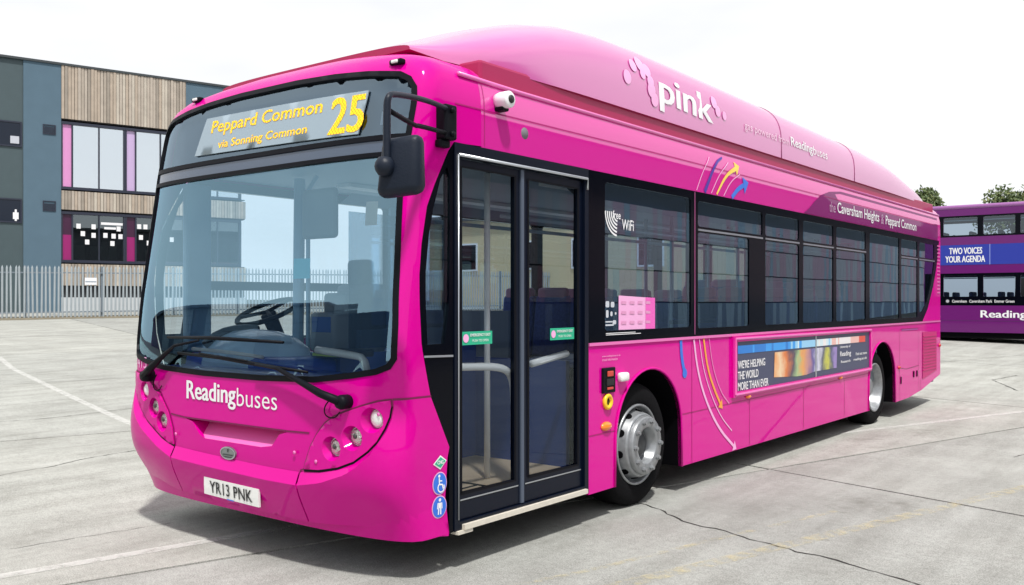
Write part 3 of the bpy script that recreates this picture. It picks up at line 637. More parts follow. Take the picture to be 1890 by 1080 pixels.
text('pink', lambda a, b, o: podS(a, b - .04 * (a - 3.5), o), (3.04, 3.98, 3.075, 3.385), WHITE, POD, bold=.03, off=.006)
text('gas powered from', lambda a, b, o: podS(a, b - .01 * (a - 4.6), o), (4.65, 5.75, 3.165, 3.26), SOFT, POD, off=.006)
text('Reading', lambda a, b, o: podS(a, b - .01 * (a - 4.6), o), (5.80, 6.42, 3.165, 3.29), WHITE, POD, bold=.02, off=.006)
text('buses', lambda a, b, o: podS(a, b - .01 * (a - 4.6), o), (6.44, 6.88, 3.19, 3.285), WHITE, POD, off=.006)
for a, b, r_ in ((2.542, 3.27, .055), (2.661, 3.384, .05), (2.78, 3.42, .06), (2.87, 3.385, .055), (2.79, 3.34, .04), (2.90, 3.30, .05), (2.905, 3.235, .06), (2.95, 3.165, .055), (4.03, 3.33, .055), (4.09, 3.26, .05), (4.22, 3.24, .04)):
    patch('dot_decal', circ(a, b, r_, 20), podS, PINKV, POD, off=.006)
# camera, blank, lamps, small fittings on the near side
cm = link('side_camera', *lathe([(.045, -.05), (.052, -.02), (.052, .05), (.045, .058), (.03, .06)], (XN + .04, .965, 2.815), 'x', 20), WHITE, BUS, True)
link('lens', *lathe([(.026, .058), (.024, .068), (.001, .07)], (XN + .04, .965, 2.815), 'x', 16), INK, cm, True); link('mount', *bbox(XN - .01, XN + .06, .93, 1.0, 2.748, 2.775, .01), RUB, cm)
link('blank_cover', *lathe([(.04, 0), (.038, .012), (.001, .014)], (XN - .012, 1.235, 2.655), 'x', 20), mat('grey_cover', (.16, .15, .17), .5), BUS, True)
bp = link('door_button_panel', *bbox(XN, XN + .02, 2.14, 2.31, .915, 1.10, .008), RUB, BUS)
link('button', *join(bbox(XN + .02, XN + .028, 2.19, 2.27, 1.035, 1.075, .005), bbox(XN + .02, XN + .026, 2.19, 2.27, .94, .958, .003)), mat('button_red', (.55, .06, .04), .4), bp)
link('button_face', *bbox(XN + .02, XN + .026, 2.18, 2.28, .97, 1.02, .005), INK, bp)
link('filler_cap', *bbox(XN - .005, XN + .05, 2.355, 2.47, .985, 1.055, .022, 3), LENSW, BUS, True)
yr = link('yellow_ring', *lathe([(.058, 0), (.058, .018), (.048, .026), (.032, .024), (.03, .004)], (XN, 2.215, .852), 'x', 24), YEL, BUS, True)
link('socket', *lathe([(.032, .0), (.03, .008), (.001, .01)], (XN, 2.215, .852), 'x', 16), INK, yr, True)
def lamp(y, z, ry, rz, m): return link('side_lamp', *lathe([(1, -.1), (.98, .25), (.75, .7), (.3, .95), (.01, 1)], (0, 0, 0), 'x', 20), m, BUS, True, loc=(XN, y, z))
for y, z, ry, rz, m in ((2.205, .675, .07, .035, ORANGE), (4.68, .690, .05, .022, ORANGE), (7.25, .700, .05, .022, ORANGE), (9.62, .68, .035, .025, REDL), (11.80, .9, .03, .03, REDL)):
    o = lamp(y, z, ry, rz, m); o.scale = (.03, ry, rz)
text('www.reading-buses.co.uk', SF, (2.15, 2.40, 1.172, 1.19), PINKV, BUS, off=.004); text('travel information', SF, (2.15, 2.36, 1.148, 1.166), PINKV, BUS, off=.004)
# stickers on the bumper corner
def bt(a, b, o=0.): return bump_(tY(a, b), b, o)
dm = patch('diamond_sticker', [(.425, .700), (.478, .665), (.425, .618), (.365, .655)], bt, WHITE, BUS, off=.004)
patch('diamond_print', [(.425, .690), (.467, .664), (.425, .628), (.376, .656)], bt, GREENV, dm, off=.006); text('CNG', bt, (.397, .447, .650, .672), WHITE, dm, bold=.03, off=.008)
for zc_ in (.540, .405):
    s_ = patch('round_sticker', circ(.42, zc_, .059, 28, .066), bt, PINKV, BUS, off=.004); patch('sticker_print', circ(.42, zc_, .053, 28, .060), bt, BLUEV, s_, off=.006)
    if zc_ > .5:
        g_ = [strip_geo([(.412, .572), (.414, .535), (.438, .532), (.445, .508)], .009, bt, .008, .01), strip_geo([(.428 + .026 * math.cos(R(a)), .516 + .026 * math.sin(R(a))) for a in range(110, 400, 20)], .008, bt, .008, .01), patch_geo(circ(.412, .583, .009, 12), bt, off=.008), strip_geo([(.414, .555), (.436, .553)], .007, bt, .008, .01)]
    else:
        g_ = [strip_geo([(.42, .43), (.42, .40)], .022, bt, .008, .01), strip_geo([(.413, .40), (.411, .362)], .009, bt, .008, .01), strip_geo([(.428, .40), (.43, .362)], .009, bt, .008, .01), patch_geo(circ(.42, .446, .010, 12), bt, off=.008), strip_geo([(.405, .43), (.402, .395)], .007, bt, .008, .01), strip_geo([(.435, .43), (.438, .395)], .007, bt, .008, .01)]
    link('pictogram', *join(*g_), WHITE, s_)
# swoosh graphics
def swoosh(pts, w, m, head=None, taper=None):
    P = [Vector(p) for p in pts]
    for _ in range(2):
        Q = [P[0]]
        for a, b in zip(P[:-1], P[1:]): Q += [a.lerp(b, .25), a.lerp(b, .75)]
        P = Q + [P[-1]]
    g = [strip_geo([tuple(p) for p in P], w, SF, .0045, .05, taper)]
    if head:
        d = (P[-1] - P[-3]).normalized(); n = Vector((-d.y, d.x)); e = P[-1]
        if head == 'dot': g.append(patch_geo(circ(e.x, e.y, w * .9, 14), SF, off=.0052))
        else: g.append(([SF(*(e + d * w * 1.6), .0052), SF(*(e + n * w * 1.8 - d * w), .0052), SF(*(e - n * w * 1.8 - d * w), .0052)], [(0, 1, 2)]))
    return link('swoosh_decal', *join(*g), m, BUS)
swoosh([(3.35, 1.258), (3.362, 1.116), (3.416, .985)], .045, BLUEV, 'dot')
swoosh([(3.581, 1.258), (3.641, 1.012), (3.783, .748), (4.047, .463), (4.383, .255)], .028, PINKV, 'arrow')
swoosh([(3.763, 1.258), (3.835, 1.0), (3.972, .803), (4.102, .659)], .028, ORAV, 'arrow')
swoosh([(3.681, 1.258), (3.752, 1.005), (3.908, .761), (4.102, .553), (4.326, .409)], .012, PINKV)
swoosh([(3.866, 1.257), (3.940, .994), (4.102, .769), (4.269, .659)], .014, PINKL)
swoosh([(3.63, 2.518), (3.742, 2.682), (3.887, 2.83)], .010, PINKV)
swoosh([(3.783, 2.518), (3.993, 2.79), (4.157, 2.86)], .035, INDV, None, (1.3, .5))
swoosh([(3.908, 2.518), (4.08, 2.71), (4.269, 2.828)], .010, PINKV)
swoosh([(4.015, 2.518), (4.213, 2.714), (4.445, 2.80)], .036, YELV, 'arrow', (.6, 1.2))
swoosh([(4.157, 2.518), (4.303, 2.661), (4.50, 2.746)], .010, PINKV)
swoosh([(4.326, 2.518), (4.465, 2.613), (4.62, 2.665)], .045, BLUEV, 'arrow')
# advertisement
ad = patch('advert_frame', [(4.32, .705), (8.355, .712), (8.355, 1.245), (4.32, 1.262)], SF, PINKS, BUS, holes=[[(4.40, .755), (8.31, .758), (8.31, 1.20), (4.40, 1.21)]], step=3, off=.024, thick=.024, smooth=False, interior=False)
link('frame_edge', *tube([SF(a, b, .024) for a, b in ((4.36, .73), (8.335, .735), (8.335, 1.222), (4.36, 1.238), (4.36, .73))], .012, 6), PINKL, ad)
patch('advert_poster', [(4.38, .745), (8.33, .748), (8.33, 1.21), (4.38, 1.22)], SF, NAVY, ad, step=3, off=.008, smooth=False, interior=False)
rs = random.Random(5); y_ = 4.44; bars = []; bm_ = []
pal = [mat('stripe_blue_a', (.02, .20, .62), .4), mat('stripe_blue_b', (.04, .32, .80), .4), mat('stripe_pale_blue', (.30, .60, .85), .4), mat('stripe_ice', (.62, .78, .84), .4), mat('stripe_white', (.80, .78, .78), .4), mat('stripe_rose', (.80, .48, .44), .4), mat('stripe_red', (.70, .08, .05), .4)]
while y_ < 8.14:
    w_ = rs.choice([.04, .05, .07, .1]); f_ = (y_ - 4.44) / 3.7
    k_ = 0 if f_ < .2 else 1; k_ = min(6, max(0, int(f_ * 6.6 * .9 + rs.choice([-1, 0, 0, 0, 1]) * (f_ < .75))))
    if f_ > .93: k_ = 6
    t0 = 1.172 - .004 * (y_ - 4.4); bars.append(([SF(y_, t0 - .075, .011), SF(min(y_ + w_, 8.14), t0 - .075, .011), SF(min(y_ + w_, 8.14), t0, .011), SF(y_, t0, .011)], [(0, 1, 2, 3)])); bm_.append(k_); y_ += w_
link('stripe_bar', *join(*bars), None, ad, mats=pal, fm=bm_)
for r_, tx, a1 in ((1.0, "WE'RE HELPING", 5.06), (.90, 'THE WORLD', 4.90), (.80, 'MORE THAN EVER', 5.14)): text(tx, SF, (4.44, a1, r_ - .035 - .005, r_ + .035), WHITE, ad, bold=.02, off=.011)
def picture_mat():
    m, t, b = nodes('advert_picture_print'); b.inputs['Roughness'].default_value = .4
    g = t.nodes.new('ShaderNodeNewGeometry'); sp = t.nodes.new('ShaderNodeSeparateXYZ'); n = t.nodes.new('ShaderNodeTexNoise'); n.inputs['Scale'].default_value = 7; n.inputs['Detail'].default_value = 4
    ma = t.nodes.new('ShaderNodeMath'); ma.operation = 'MULTIPLY_ADD'; ma.inputs[1].default_value = 1 / 2.0; ma.inputs[2].default_value = -5.2 / 2.0
    m2 = t.nodes.new('ShaderNodeMath'); m2.operation = 'MULTIPLY_ADD'; m2.inputs[1].default_value = .16
    r = t.nodes.new('ShaderNodeValToRGB'); e = r.color_ramp.elements
    cols = [(0, (.5, .07, .02)), (.10, (.75, .28, .06)), (.2, (.8, .62, .40)), (.28, (.7, .2, .05)), (.36, (.08, .06, .10)), (.44, (.35, .5, .25)), (.50, (.75, .35, .10)), (.58, (.5, .25, .25)), (.66, (.10, .08, .30)), (.74, (.65, .65, .75)), (.80, (.08, .09, .15)), (.88, (.55, .55, .08)), (.95, (.08, .09, .16)), (1, (.30, .22, .50))]
    e[0].position, e[0].color = 0, (*cols[0][1], 1); e[1].position, e[1].color = 1, (*cols[-1][1], 1)
    for p, c in cols[1:-1]: k = e.new(p); k.color = (*c, 1)
    L_ = t.links.new; L_(g.outputs['Position'], sp.inputs[0]); L_(g.outputs['Position'], n.inputs['Vector']); L_(sp.outputs['Y'], ma.inputs[0]); L_(n.outputs['Fac'], m2.inputs[0]); L_(ma.outputs[0], m2.inputs[2]); L_(m2.outputs[0], r.inputs['Fac']); L_(r.outputs['Color'], b.inputs['Base Color'])
    return m
patch('advert_picture', [(5.28, .83), (5.9, .80), (6.15, .80), (6.4, .82), (7.1, .82), (7.12, 1.06), (6.6, 1.07), (5.30, 1.075)], SF, picture_mat(), ad, step=.3, off=.011)
for tx, rc in (('University of', (7.22, 7.58, 1.03, 1.065)), ('Reading', (7.22, 7.60, .925, 1.00)), ('Research', (7.25, 7.58, .865, .895)), ('Find out more', (7.78, 8.2, .93, .965)), ('reading.ac.uk', (7.70, 8.2, .86, .90))): text(tx, SF, rc, WHITE, ad, bold=.015, off=.011)
link('poster_joint', *box(XN + .010, XN + .014, 6.42, 6.455, .75, 1.21), SILV, ad)
# rear quarter: flap, grille
link('panel_gap', *join(strip_geo([(9.70, 1.20), (10.62, 1.195), (10.62, .30)], .006, SF, .003, 1), strip_geo([(9.66, .67), (10.0, .64), (10.62, .655)], .006, SF, .003, .1)), gapM, BUS)
gr = patch('engine_grille', [(10.82, .44), (11.62, .53), (11.62, 1.12), (10.82, 1.13)], SF, mat('grille_deep_pink', (.52, .0, .16), .45), BUS, step=3, off=.006, smooth=False, interior=False)
link('grille_slats', *join(*[box(XN + .006, XN + .014, 10.85, 11.60, .56 + k * .045, .575 + k * .045) for k in range(12)]), mat('grille_deep_pink', (.52, .0, .16), .45), gr)
link('flap_handle', *join(strip_geo([(9.74, 1.185), (10.55, 1.18)], .016, SF, .006, 1)), mat('mauve_trim', (.35, .05, .3), .5), BUS)  # mauve strip along the top of the flap
for y_ in (10.33, 10.50): link('latch', *bbox(XN, XN + .012, y_, y_ + .045, .50, .59, .008), RUB, BUS)
link('latch', *bbox(XN, XN + .012, 9.70, 9.73, .45, .55, .006), RUB, BUS)
# rear end: rounded corners
rr_ = .14; plan = [(XN, 11.86)] + [(XN - rr_ + rr_ * math.cos(R(a)), 11.86 + rr_ * math.sin(R(a))) for a in range(10, 91, 10)]
plan += [(2 * XC - x, y) for x, y in reversed(plan)]; zz = [.46, 1.2, 2.0, 2.6, 2.8, 2.9, 2.95, 3.0, 3.05]; n = len(plan)
V = [(XC + (x - XC) * min(1, (hw(z) / HW)), y - (.02 * max(0, z - 2.6) + .02 * max(0, z - 2.9) * 5), z) for z in zz for x, y in plan]
rp_ = link('rear_panel', V, [(j * n + k, j * n + k + 1, (j + 1) * n + k + 1, (j + 1) * n + k) for j in range(len(zz) - 1) for k in range(n - 1)], PINK, BUS, True)
link('rear_window', *box(XC - 1.0, XC + 1.0, 12.0, 12.008, 1.6, 2.4), BLACK, BUS)
for s in (1, -1): link('tail_lamp', *bbox(XC + s * 1.1 - .07, XC + s * 1.1 + .07, 11.98, 12.02, .9, 1.3, .01), REDL, BUS)
# ------------------------------------------------------------------ off side
skO = [(.56, .22)] + [(a, b) for a, b in AF] + AR + [(10.1, .232), (11.86, .452), (11.86, 1.27), (.56, 1.27)]
patch('side_panel', skO, SO, PINK, BUS, step=.3, thick=.03, smooth=False, interior=False)
ow = [(.67, 2.58, 1.29, 2.44), (2.72, 3.4, 1.35, 2.43), (3.6, 4.9, 1.35, 2.43), (5.05, 6.3, 1.35, 2.43), (6.45, 7.7, 1.35, 2.43), (7.85, 9.2, 1.35, 2.43), (9.4, 10.9, 1.35, 2.43)]
oh = [rounded(*w, .03, 3) for w in ow]
patch('window_surround', [(.56, 1.272), (11.86, 1.272), (11.86, 2.508), (.56, 2.508)], SO, BLACK, BUS, holes=oh, step=3, off=.0, thick=.05, smooth=False, interior=False)
for h in oh: patch('side_window', h, SO, GSIDE if h is not oh[0] else GDOOR, BUS, step=3, off=-.008, smooth=False, interior=False)
link('window_rail', *box(XO + .012, XO + .06, .67, 2.58, 1.665, 1.735), RUB, BUS)
link('pillar_lining', *join(bbox(XO + .055, XO + .13, .455, .665, 1.2, 2.46, .02), bbox(XO + .055, XO + .10, 2.59, 2.71, 1.2, 2.46, .02)), CABP, BUS)
patch('quarter_panel', [(-a if False else a, b) for a, b in [(Y + .004, z) for Y, z in CUT] + [(.555, .234), (.555, 2.50)]], SO, BLACK, BUS, holes=[qg], step=.2, off=-.003, thick=.03, smooth=False, interior=False)
# ------------------------------------------------------------------ wheels
def wheel(y, side, front):
    X0 = XN - .012 if side > 0 else XO + .012; s = side
    T = lathe([(.30, -.30 * s), (.40, -.30 * s), (.462, -.27 * s), (.474, -.22 * s), (.474, -.06 * s), (.462, -.03 * s), (.43, -.006 * s), (.35, .0), (.306, -.012 * s), (.29, -.05 * s)], (X0 - .035 * s, y, .474), 'x', 48, False)
    wh = link('wheel', *T, TYRE, BUS, True)
    c = (X0 - .04 * s, y, .474)
    link('rim_flange', *lathe([(.312, -.012 * s), (.312, .004 * s), (.303, .010 * s), (.294, .004 * s), (.288, -.02 * s)], c, 'x', 48, False), RIMM, wh, True)
    if front:
        link('rim', *lathe([(.290, -.012 * s), (.286, -.06 * s), (.278, -.062 * s), (.268, -.045 * s), (.246, .035 * s), (.238, .052 * s), (.224, .05 * s)], c, 'x', 48, False), RIMM, wh, True)
        hub = link('hub', *lathe([(.226, .02 * s), (.224, .080 * s), (.216, .088 * s), (.146, .088 * s), (.136, .082 * s), (.13, .0), (.11, -.02 * s)], c, 'x', 40, False), RIMM, wh, True)
        link('hub_cap', *lathe([(.134, -.03 * s), (.112, -.02 * s), (.088, .025 * s), (.07, .038 * s), (.001, .04 * s)], c, 'x', 24), RIMD, wh, True)
        hole0 = None
        for k in range(10):
            a = 2 * math.pi * (k + .3) / 10; rr = .2585
            p = Vector((c[0] - .008 * s, y + rr * math.cos(a), .474 + rr * math.sin(a)))
            h = link('hand_hole', *lathe([(.029, -.003 * s), (.029, .004 * s), (.001, .0045 * s)], (0, 0, 0), 'x', 14), VOID, wh, loc=p); h.rotation_euler = Matrix(((1, 0, 0), (0, math.cos(a), -math.sin(a)), (0, math.sin(a), math.cos(a)))).to_euler()
            h.rotation_euler.rotate_axis('Z', R(72) * s)
    else:
        link('rim', *lathe([(.290, -.012 * s), (.280, -.03 * s), (.268, -.14 * s), (.25, -.165 * s), (.19, -.185 * s), (.15, -.175 * s)], c, 'x', 48, False), RIMM, wh, True)
        hub = link('hub', *lathe([(.186, -.19 * s), (.176, -.172 * s), (.12, -.17 * s), (.11, -.06 * s), (.085, -.045 * s), (.001, -.042 * s)], c, 'x', 32, False), RIMM, wh, True)
    nut = None
    for k in range(10):
        a = 2 * math.pi * k / 10; h0 = .088 if front else -.171; nr = .187 if front else .152
        p = (c[0] + h0 * s, y + nr * math.cos(a), .474 + nr * math.sin(a))
        if nut is None: nut = link('wheel_nut', *lathe([(.021, -.002 * s), (.021, .012 * s), (.0165, .014 * s), (.015, .026 * s), (.001, .028 * s)], (0, 0, 0), 'x', 8), RIMM, wh, loc=p)
        else: inst('wheel_nut', nut.data, wh, p)
for s in (1, -1): wheel(2.745, s, True); wheel(8.73, s, False)
# ------------------------------------------------------------------ underbody and interior
link('underbody', *join(box(XC - 1.2, XC + 1.2, .45, 2.2, .26, .34), box(XC - 1.2, XC + 1.2, 3.4, 8.2, .24, .34), box(XC - 1.2, XC + 1.2, 9.5, 11.8, .34, .42), box(XC - .62, XC + .62, 2.2, 9.5, .28, .34), box(XC - .9, XC + .9, 2.70, 2.79, .40, .52), box(XC - .9, XC + .9, 8.66, 8.80, .38, .56)), VOID, BUS)
link('floor', *join(box(XO + .70, XN - .70, 2.05, 11.7, .345, .40), *[box(p, q, a, b, .345, .40) for p, q in ((XN - .70, XN - .06), (XO + .06, XO + .70)) for a, b in ((3.46, 8.2), (9.56, 11.7))]), FLOORM, BUS)
link('entrance_floor', *box(XC - .45, XN - .06, .45, 2.045, .345, .385), WOODF, BUS)
link('floor_edging', *join(box(XC + .4, XN - .07, 1.10, 1.13, .385, .389), box(XN - .30, XN - .28, .5, 1.1, .385, .389)), RUB, BUS)
link('ceiling', *box(XO + .1, XN - .1, .75, 11.7, 2.52, 2.54), CEILM, BUS)
link('ceiling_light', *join(box(XC - .75, XC - .6, 1.5, 11.3, 2.49, 2.518), box(XC + .6, XC + .75, 2.4, 11.3, 2.49, 2.518)), mat('light_diffuser', (.75, .77, .78), .5), BUS)
link('coving', *join(([(XN - .08, 2.02, 2.28), (XN - .08, 11.5, 2.28), (XN - .36, 11.5, 2.52), (XN - .36, 2.02, 2.52)], [(0, 1, 2, 3)]), ([(XO + .06, 2.0, 2.44), (XO + .06, 11.5, 2.44), (XO + .22, 11.5, 2.52), (XO + .22, 2.0, 2.52)], [(0, 1, 2, 3)])), LINE, BUS)
link('lining', *join(box(XN - .075, XN - .055, 1.99, 11.7, 1.10, 1.33), box(XO + .055, XO + .075, 2.0, 11.7, 1.10, 1.33), *[box(sx + .0, sx + .02, a, b, .40, 1.10) for sx in (XN - .075, XO + .055) for a, b in ((3.46, 8.2), (9.56, 11.7))]), LINE, BUS)
link('rear_bulkhead', *box(XO + .06, XN - .06, 11.55, 11.6, .4, 2.5), LINE, BUS)
link('wheel_box', *join(bbox(XN - .70, XN - .08, 2.2, 3.5, 1.075, 1.15, .03), bbox(XO + .08, XO + .70, 2.2, 3.5, 1.075, 1.15, .03), box(XN - .70, XN - .66, 2.2, 3.5, .36, 1.10), box(XO + .66, XO + .70, 2.2, 3.5, .36, 1.10)), BLUEP, BUS)
link('step_panel', *join(box(XC + .25, XC + .29, 1.15, 2.0, .385, 1.25), box(XC + .25, XN - .2, 1.99, 2.03, .385, 1.15)), BLUEP, BUS)
link('luggage_pen', *join(tube([(XN - .2, 3.55, 1.40), (XN - .2, 4.4, 1.40)], .018, 8), bbox(XN - .28, XN - .14, 3.72, 4.35, 1.42, 1.60, .03)), RUB, BUS)
# passenger seats
def seat_geo():
    back = bbox(-.21, .21, .0, .09, .15, .78, .03); bv = [(x * (1 - .12 * max(0, z - .5)), y + .12 * z - .02, z) for x, y, z in back[0]]
    return bbox(-.21, .21, -.42, .04, .0, .11, .03), (bv, back[1]), bbox(-.185, .185, .075, .15, .55, .86, .035, 3)
sb, bk, hd = seat_geo(); first = None
cols_ = (XC + .62, XC + 1.05, XC - .62, XC - 1.05)
for y_ in np.arange(4.2, 11.3, .82):
    for x_ in cols_:
        zf = .86 if y_ < 8.2 else 1.02
        if y_ < 4.6 and x_ > XC: continue
        if first is None:
            s_ = link('seat', *sb, SEATB, BUS, True, loc=(x_, y_, zf)); b_ = link('seat_back', *bk, SEATB, s_, True, loc=(x_, y_, zf)); h_ = link('headrest', *hd, SEATP, s_, True, loc=(x_, y_, zf)); p_ = link('seat_base', *box(-.16, .16, -.3, -.02, -.48, .0), CABG, s_, loc=(x_, y_, zf)); first = (s_, b_, h_, p_)
        else:
            s_ = inst('seat', first[0].data, BUS, (x_, y_, zf))
            for q in first[1:]: inst(q.name.split('.')[0], q.data, s_, (x_, y_, zf))
POLE = mat('blue_grey_pole', (.36, .46, .58), .3, coat=.5)
for x_, y_ in ((.88, 1.335), (XC - .1, 2.1), (XC + .35, 3.5), (XC - .35, 3.5), (XC + .38, 5.0), (XC - .38, 5.8), (XC + .38, 6.6), (XC - .38, 7.4)):
    link('grab_pole', *tube([(x_, y_, .39), (x_, y_, 2.52)], .021, 8), POLE if y_ > 1.4 else WHITEH, BUS, True)
link('ceiling_rail', *join(tube([(XC + .38, 2.2, 2.25), (XC + .38, 10, 2.25)], .017, 8), tube([(XC - .38, 2.2, 2.25), (XC - .38, 10, 2.25)], .017, 8)), POLE, BUS, True)
# driver's cab
link('dashboard', *join(bbox(XC - 1.2, XC + 1.12, .20, .62, .55, 1.12, .05, 3), bbox(XC - 1.2, XC + .1, .40, .80, .60, 1.20, .06, 3)), DASH, BUS, True)
cv, cf = lathe([(.001, 1), (.4, .93), (.7, .74), (.9, .45), (1, .0), (1.0, -.5)], (0, 0, 0), 'z', 32, False)
link('instrument_cowl', [(XC - .68 + x * .56, .66 + y * .30, 1.14 + z * .24) for x, y, z in cv], cf, mat('pale_blue_cowl', (.50, .72, .95), .3, coat=.4), BUS, True)
link('cowl_stripe', *tube([(XC - .92, .40, 1.26), (XC - .86, .48, 1.35), (XC - .80, .62, 1.385), (XC - .76, .75, 1.37)], .03, 8, 1), DASHB, BUS, True)
sw = [Vector((.235 * math.cos(a), .235 * math.sin(a), 0)) for a in np.linspace(0, 2 * math.pi, 33)]
rotm = Matrix.Rotation(R(24), 3, 'X'); cc = Vector((XC - .88, .92, 1.50))
swo = link('steering_wheel', *tube([cc + rotm @ p for p in sw], .019, 8), RUB, BUS, True)
link('steering_hub', *join(tube([cc + rotm @ Vector((0, 0, -.02)), cc + rotm @ Vector((0, .02, -.25))], [.06, .05], 10), *[tube([cc, cc + rotm @ Vector((.23 * math.cos(R(a)), .23 * math.sin(R(a)), 0))], .014, 6) for a in (90, 210, 330)]), RUB, swo, True)
ds = link('driver_seat', *join(bbox(XC - .98, XC - .46, 1.20, 1.70, .95, 1.08, .04), bbox(XC - .96, XC - .48, 1.66, 1.80, 1.05, 1.72, .05, 3), bbox(XC - .85, XC - .59, 1.68, 1.78, 1.70, 1.92, .04, 3), box(XC - .85, XC - .6, 1.3, 1.6, .4, .95)), mat('grey_seat_fabric', (.12, .14, .17), .8), BUS, True)
tm = link('ticket_machine', *join(bbox(XC - .30, XC - .02, .84, 1.10, 1.22, 1.50, .03), bbox(XC - .28, XC - .04, .95, 1.10, 1.48, 1.64, .03)), CABG, BUS, True)
link('machine_screen', *bbox(XC - .26, XC - .06, .835, .845, 1.36, 1.47, .004), mat('machine_screen_blue', (.04, .10, .32), .2), tm)
link('cab_door', *join(box(XC + .10, XC + .14, .75, 1.95, .40, 1.22), box(XC - .42, XC + .12, .78, .84, .5, 1.22)), mat('blue_cab_door', (.03, .07, .26), .4, coat=.3), BUS)
link('cash_tray', *join(bbox(XC + .02, XC + .36, .62, .86, 1.205, 1.255, .015)), DASHB, BUS)
link('tray_edge', *box(XC + .03, XC + .35, .60, .612, 1.212, 1.232), mat('lime_edge', (.45, .62, .15), .4), BUS)
link('cab_partition', *join(box(XC - 1.25, XC + .12, 2.62, 2.66, .4, 1.5)), LINE, BUS)
link('partition_glass', *box(XC + .11, XC + .118, .85, 1.95, 1.25, 2.2), GDOOR, BUS)
link('cab_pillar', *join(tube([(XC - .62, 1.00, 1.1), (XC - .62, 1.02, 2.5)], .042, 10), tube([(XC - .50, 1.0, 1.1), (XC - .50, 1.0, 2.4), (XC - .40, 1.0, 2.5)], .016, 8)), CABP, BUS)
link('interior_mirror', *bbox(XC + .15, XC + .48, .40, .45, 1.98, 2.30, .03, 3), CABG, BUS, True)
link('leaflet', *join(([FF(*p, -.05) for p in ((.47, 1.722), (.62, 1.722), (.605, 1.842), (.458, 1.845))], [(0, 1, 2, 3)])), CYAN, BUS)
link('windscreen_label', [FF(*p, -.02) for p in ((1.045, 2.012), (1.128, 2.012), (1.120, 2.148), (1.035, 2.150))], [(0, 1, 2, 3)], mat('cream_paper', (.6, .55, .48), .6), BUS)
link('cab_handrail', *tube([FF(.68, 1.30, -.10), FF(.98, 1.275, -.10), FF(1.06, 1.262, -.10), FF(1.075, 1.18, -.12)], .022, 8, 1), WHITEH, BUS, True)
link('front_handrail', *tube([FF(-.62, 1.262, -.12), FF(-.3, 1.255, -.14), FF(.1, 1.23, -.16)], .012, 8, 1), WHITEH, BUS, True)
# window notices on the first saloon window
nt_ = patch('pink_notice', [(2.385, 1.368), (2.925, 1.365), (2.925, 1.605), (2.385, 1.622)], SF, PINKV, BUS, step=1, off=-.002, interior=False, smooth=False)
patch('notice_edge', [(2.78, 1.366), (2.926, 1.365), (2.926, 1.606), (2.78, 1.610)], SF, mat('hot_pink_print', (.80, .12, .50), .5), nt_, step=1, off=.0, interior=False, smooth=False)
for i in range(4):
    for j in range(3): link('notice_print', *strip_geo([(2.42 + .12 * i, 1.57 - .075 * j), (2.49 + .12 * i, 1.568 - .075 * j)], .022, SF, .0015), mat('pale_print', (.70, .30, .52) if i < 3 else (.85, .6, .75), .5), nt_)
wf = link('wifi_decal', *join(*[strip_geo([(2.375 - r_ * math.cos(R(a)) * .95, 2.235 - r_ * math.sin(R(a)) * .95) for a in range(0, 86, 7)], .014, SF, -.002) for r_ in (.07, .098, .126, .154, .182)]), WHITE, BUS)
text('free', SF, (2.30, 2.41, 2.185, 2.245), WHITE, wf, bold=.01, off=-.001); text('WiFi', SF, (2.43, 2.60, 2.11, 2.19), WHITE, wf, bold=.01, off=-.001)
link('window_icon', *join(*[patch_geo(rounded(a, a + w, b, b + h, .01, 2), SF, off=-.002) for a, b, w, h in ((2.205, 1.535, .05, .045), (2.275, 1.535, .05, .04), (2.21, 1.46, .035, .055), (2.27, 1.47, .03, .035), (2.33, 1.48, .025, .02), (2.2, 1.40, .12, .012), (2.2, 1.425, .10, .01), (2.30, 1.41, .05, .03))]), mat('grey_white_print', (.55, .58, .64), .5), BUS)
link('caption_strip', *join(*[strip_geo([(2.20, 1.335 + k * .011), (2.20 + w, 1.335 + k * .011)], .005, SF, .004) for k, w in ((0, .5), (1, .42))]), WHITE, BUS)

# (see the end of the file for the buildings that only show in the glass)
# ================================================================== PURPLE DOUBLE-DECKER
PY0 = 27.6; pz = gz(-1., PY0); PURP = mat('purple_paint', (.125, .002, .135), .4, coat=.5, spec=.25); PURPD = mat('deep_purple_paint', (.075, .012, .10), .35, coat=.8)
DB = thing('double_decker_bus', 'purple double-decker bus with a blue advert parked behind the pink bus', 'bus', (.5, PY0 + 1.25, pz))
def PF(a, b, o=0.): return (a, PY0 - o, b)
X0, X1 = -5.2, 5.4
bodyp = [(X0, .62), (X1, .62), (X1, 4.30), (X1 - .2, 4.5), (X0 + .25, 4.5), (X0, 4.3)]
pw = [(-5.05, -3.75), (-3.6, -2.42), (-2.30, -1.33), (-1.17, -.30), (-.16, 1.05), (1.2, 2.4), (2.55, 3.75), (3.9, 5.1)]
ph = []
for a, b in pw: ph += [rounded(a, b, 3.62, 4.17, .04, 3), rounded(a, b, 1.72, 2.37, .04, 3)]
archp = [(-3.6 + .55 * math.cos(R(a)), .82 + .42 * math.sin(R(a))) for a in range(0, 361, 20)][:-1]
patch('body', bodyp, PF, PURP, DB, holes=ph, step=4, thick=.05, smooth=False, interior=False)
link('body_shell', *join(box(X0, X0 + .05, PY0 + .055, PY0 + 2.5, .62, 4.4), box(X1 - .05, X1, PY0 + .055, PY0 + 2.5, .62, 4.4)), PURP, DB)
wfar = [box(X0, X1, PY0 + 2.46, PY0 + 2.5, za, zb) for za, zb in ((.62, 1.72), (2.37, 3.62), (4.17, 4.45))]
link('far_side', *join(*wfar), PURP, DB)
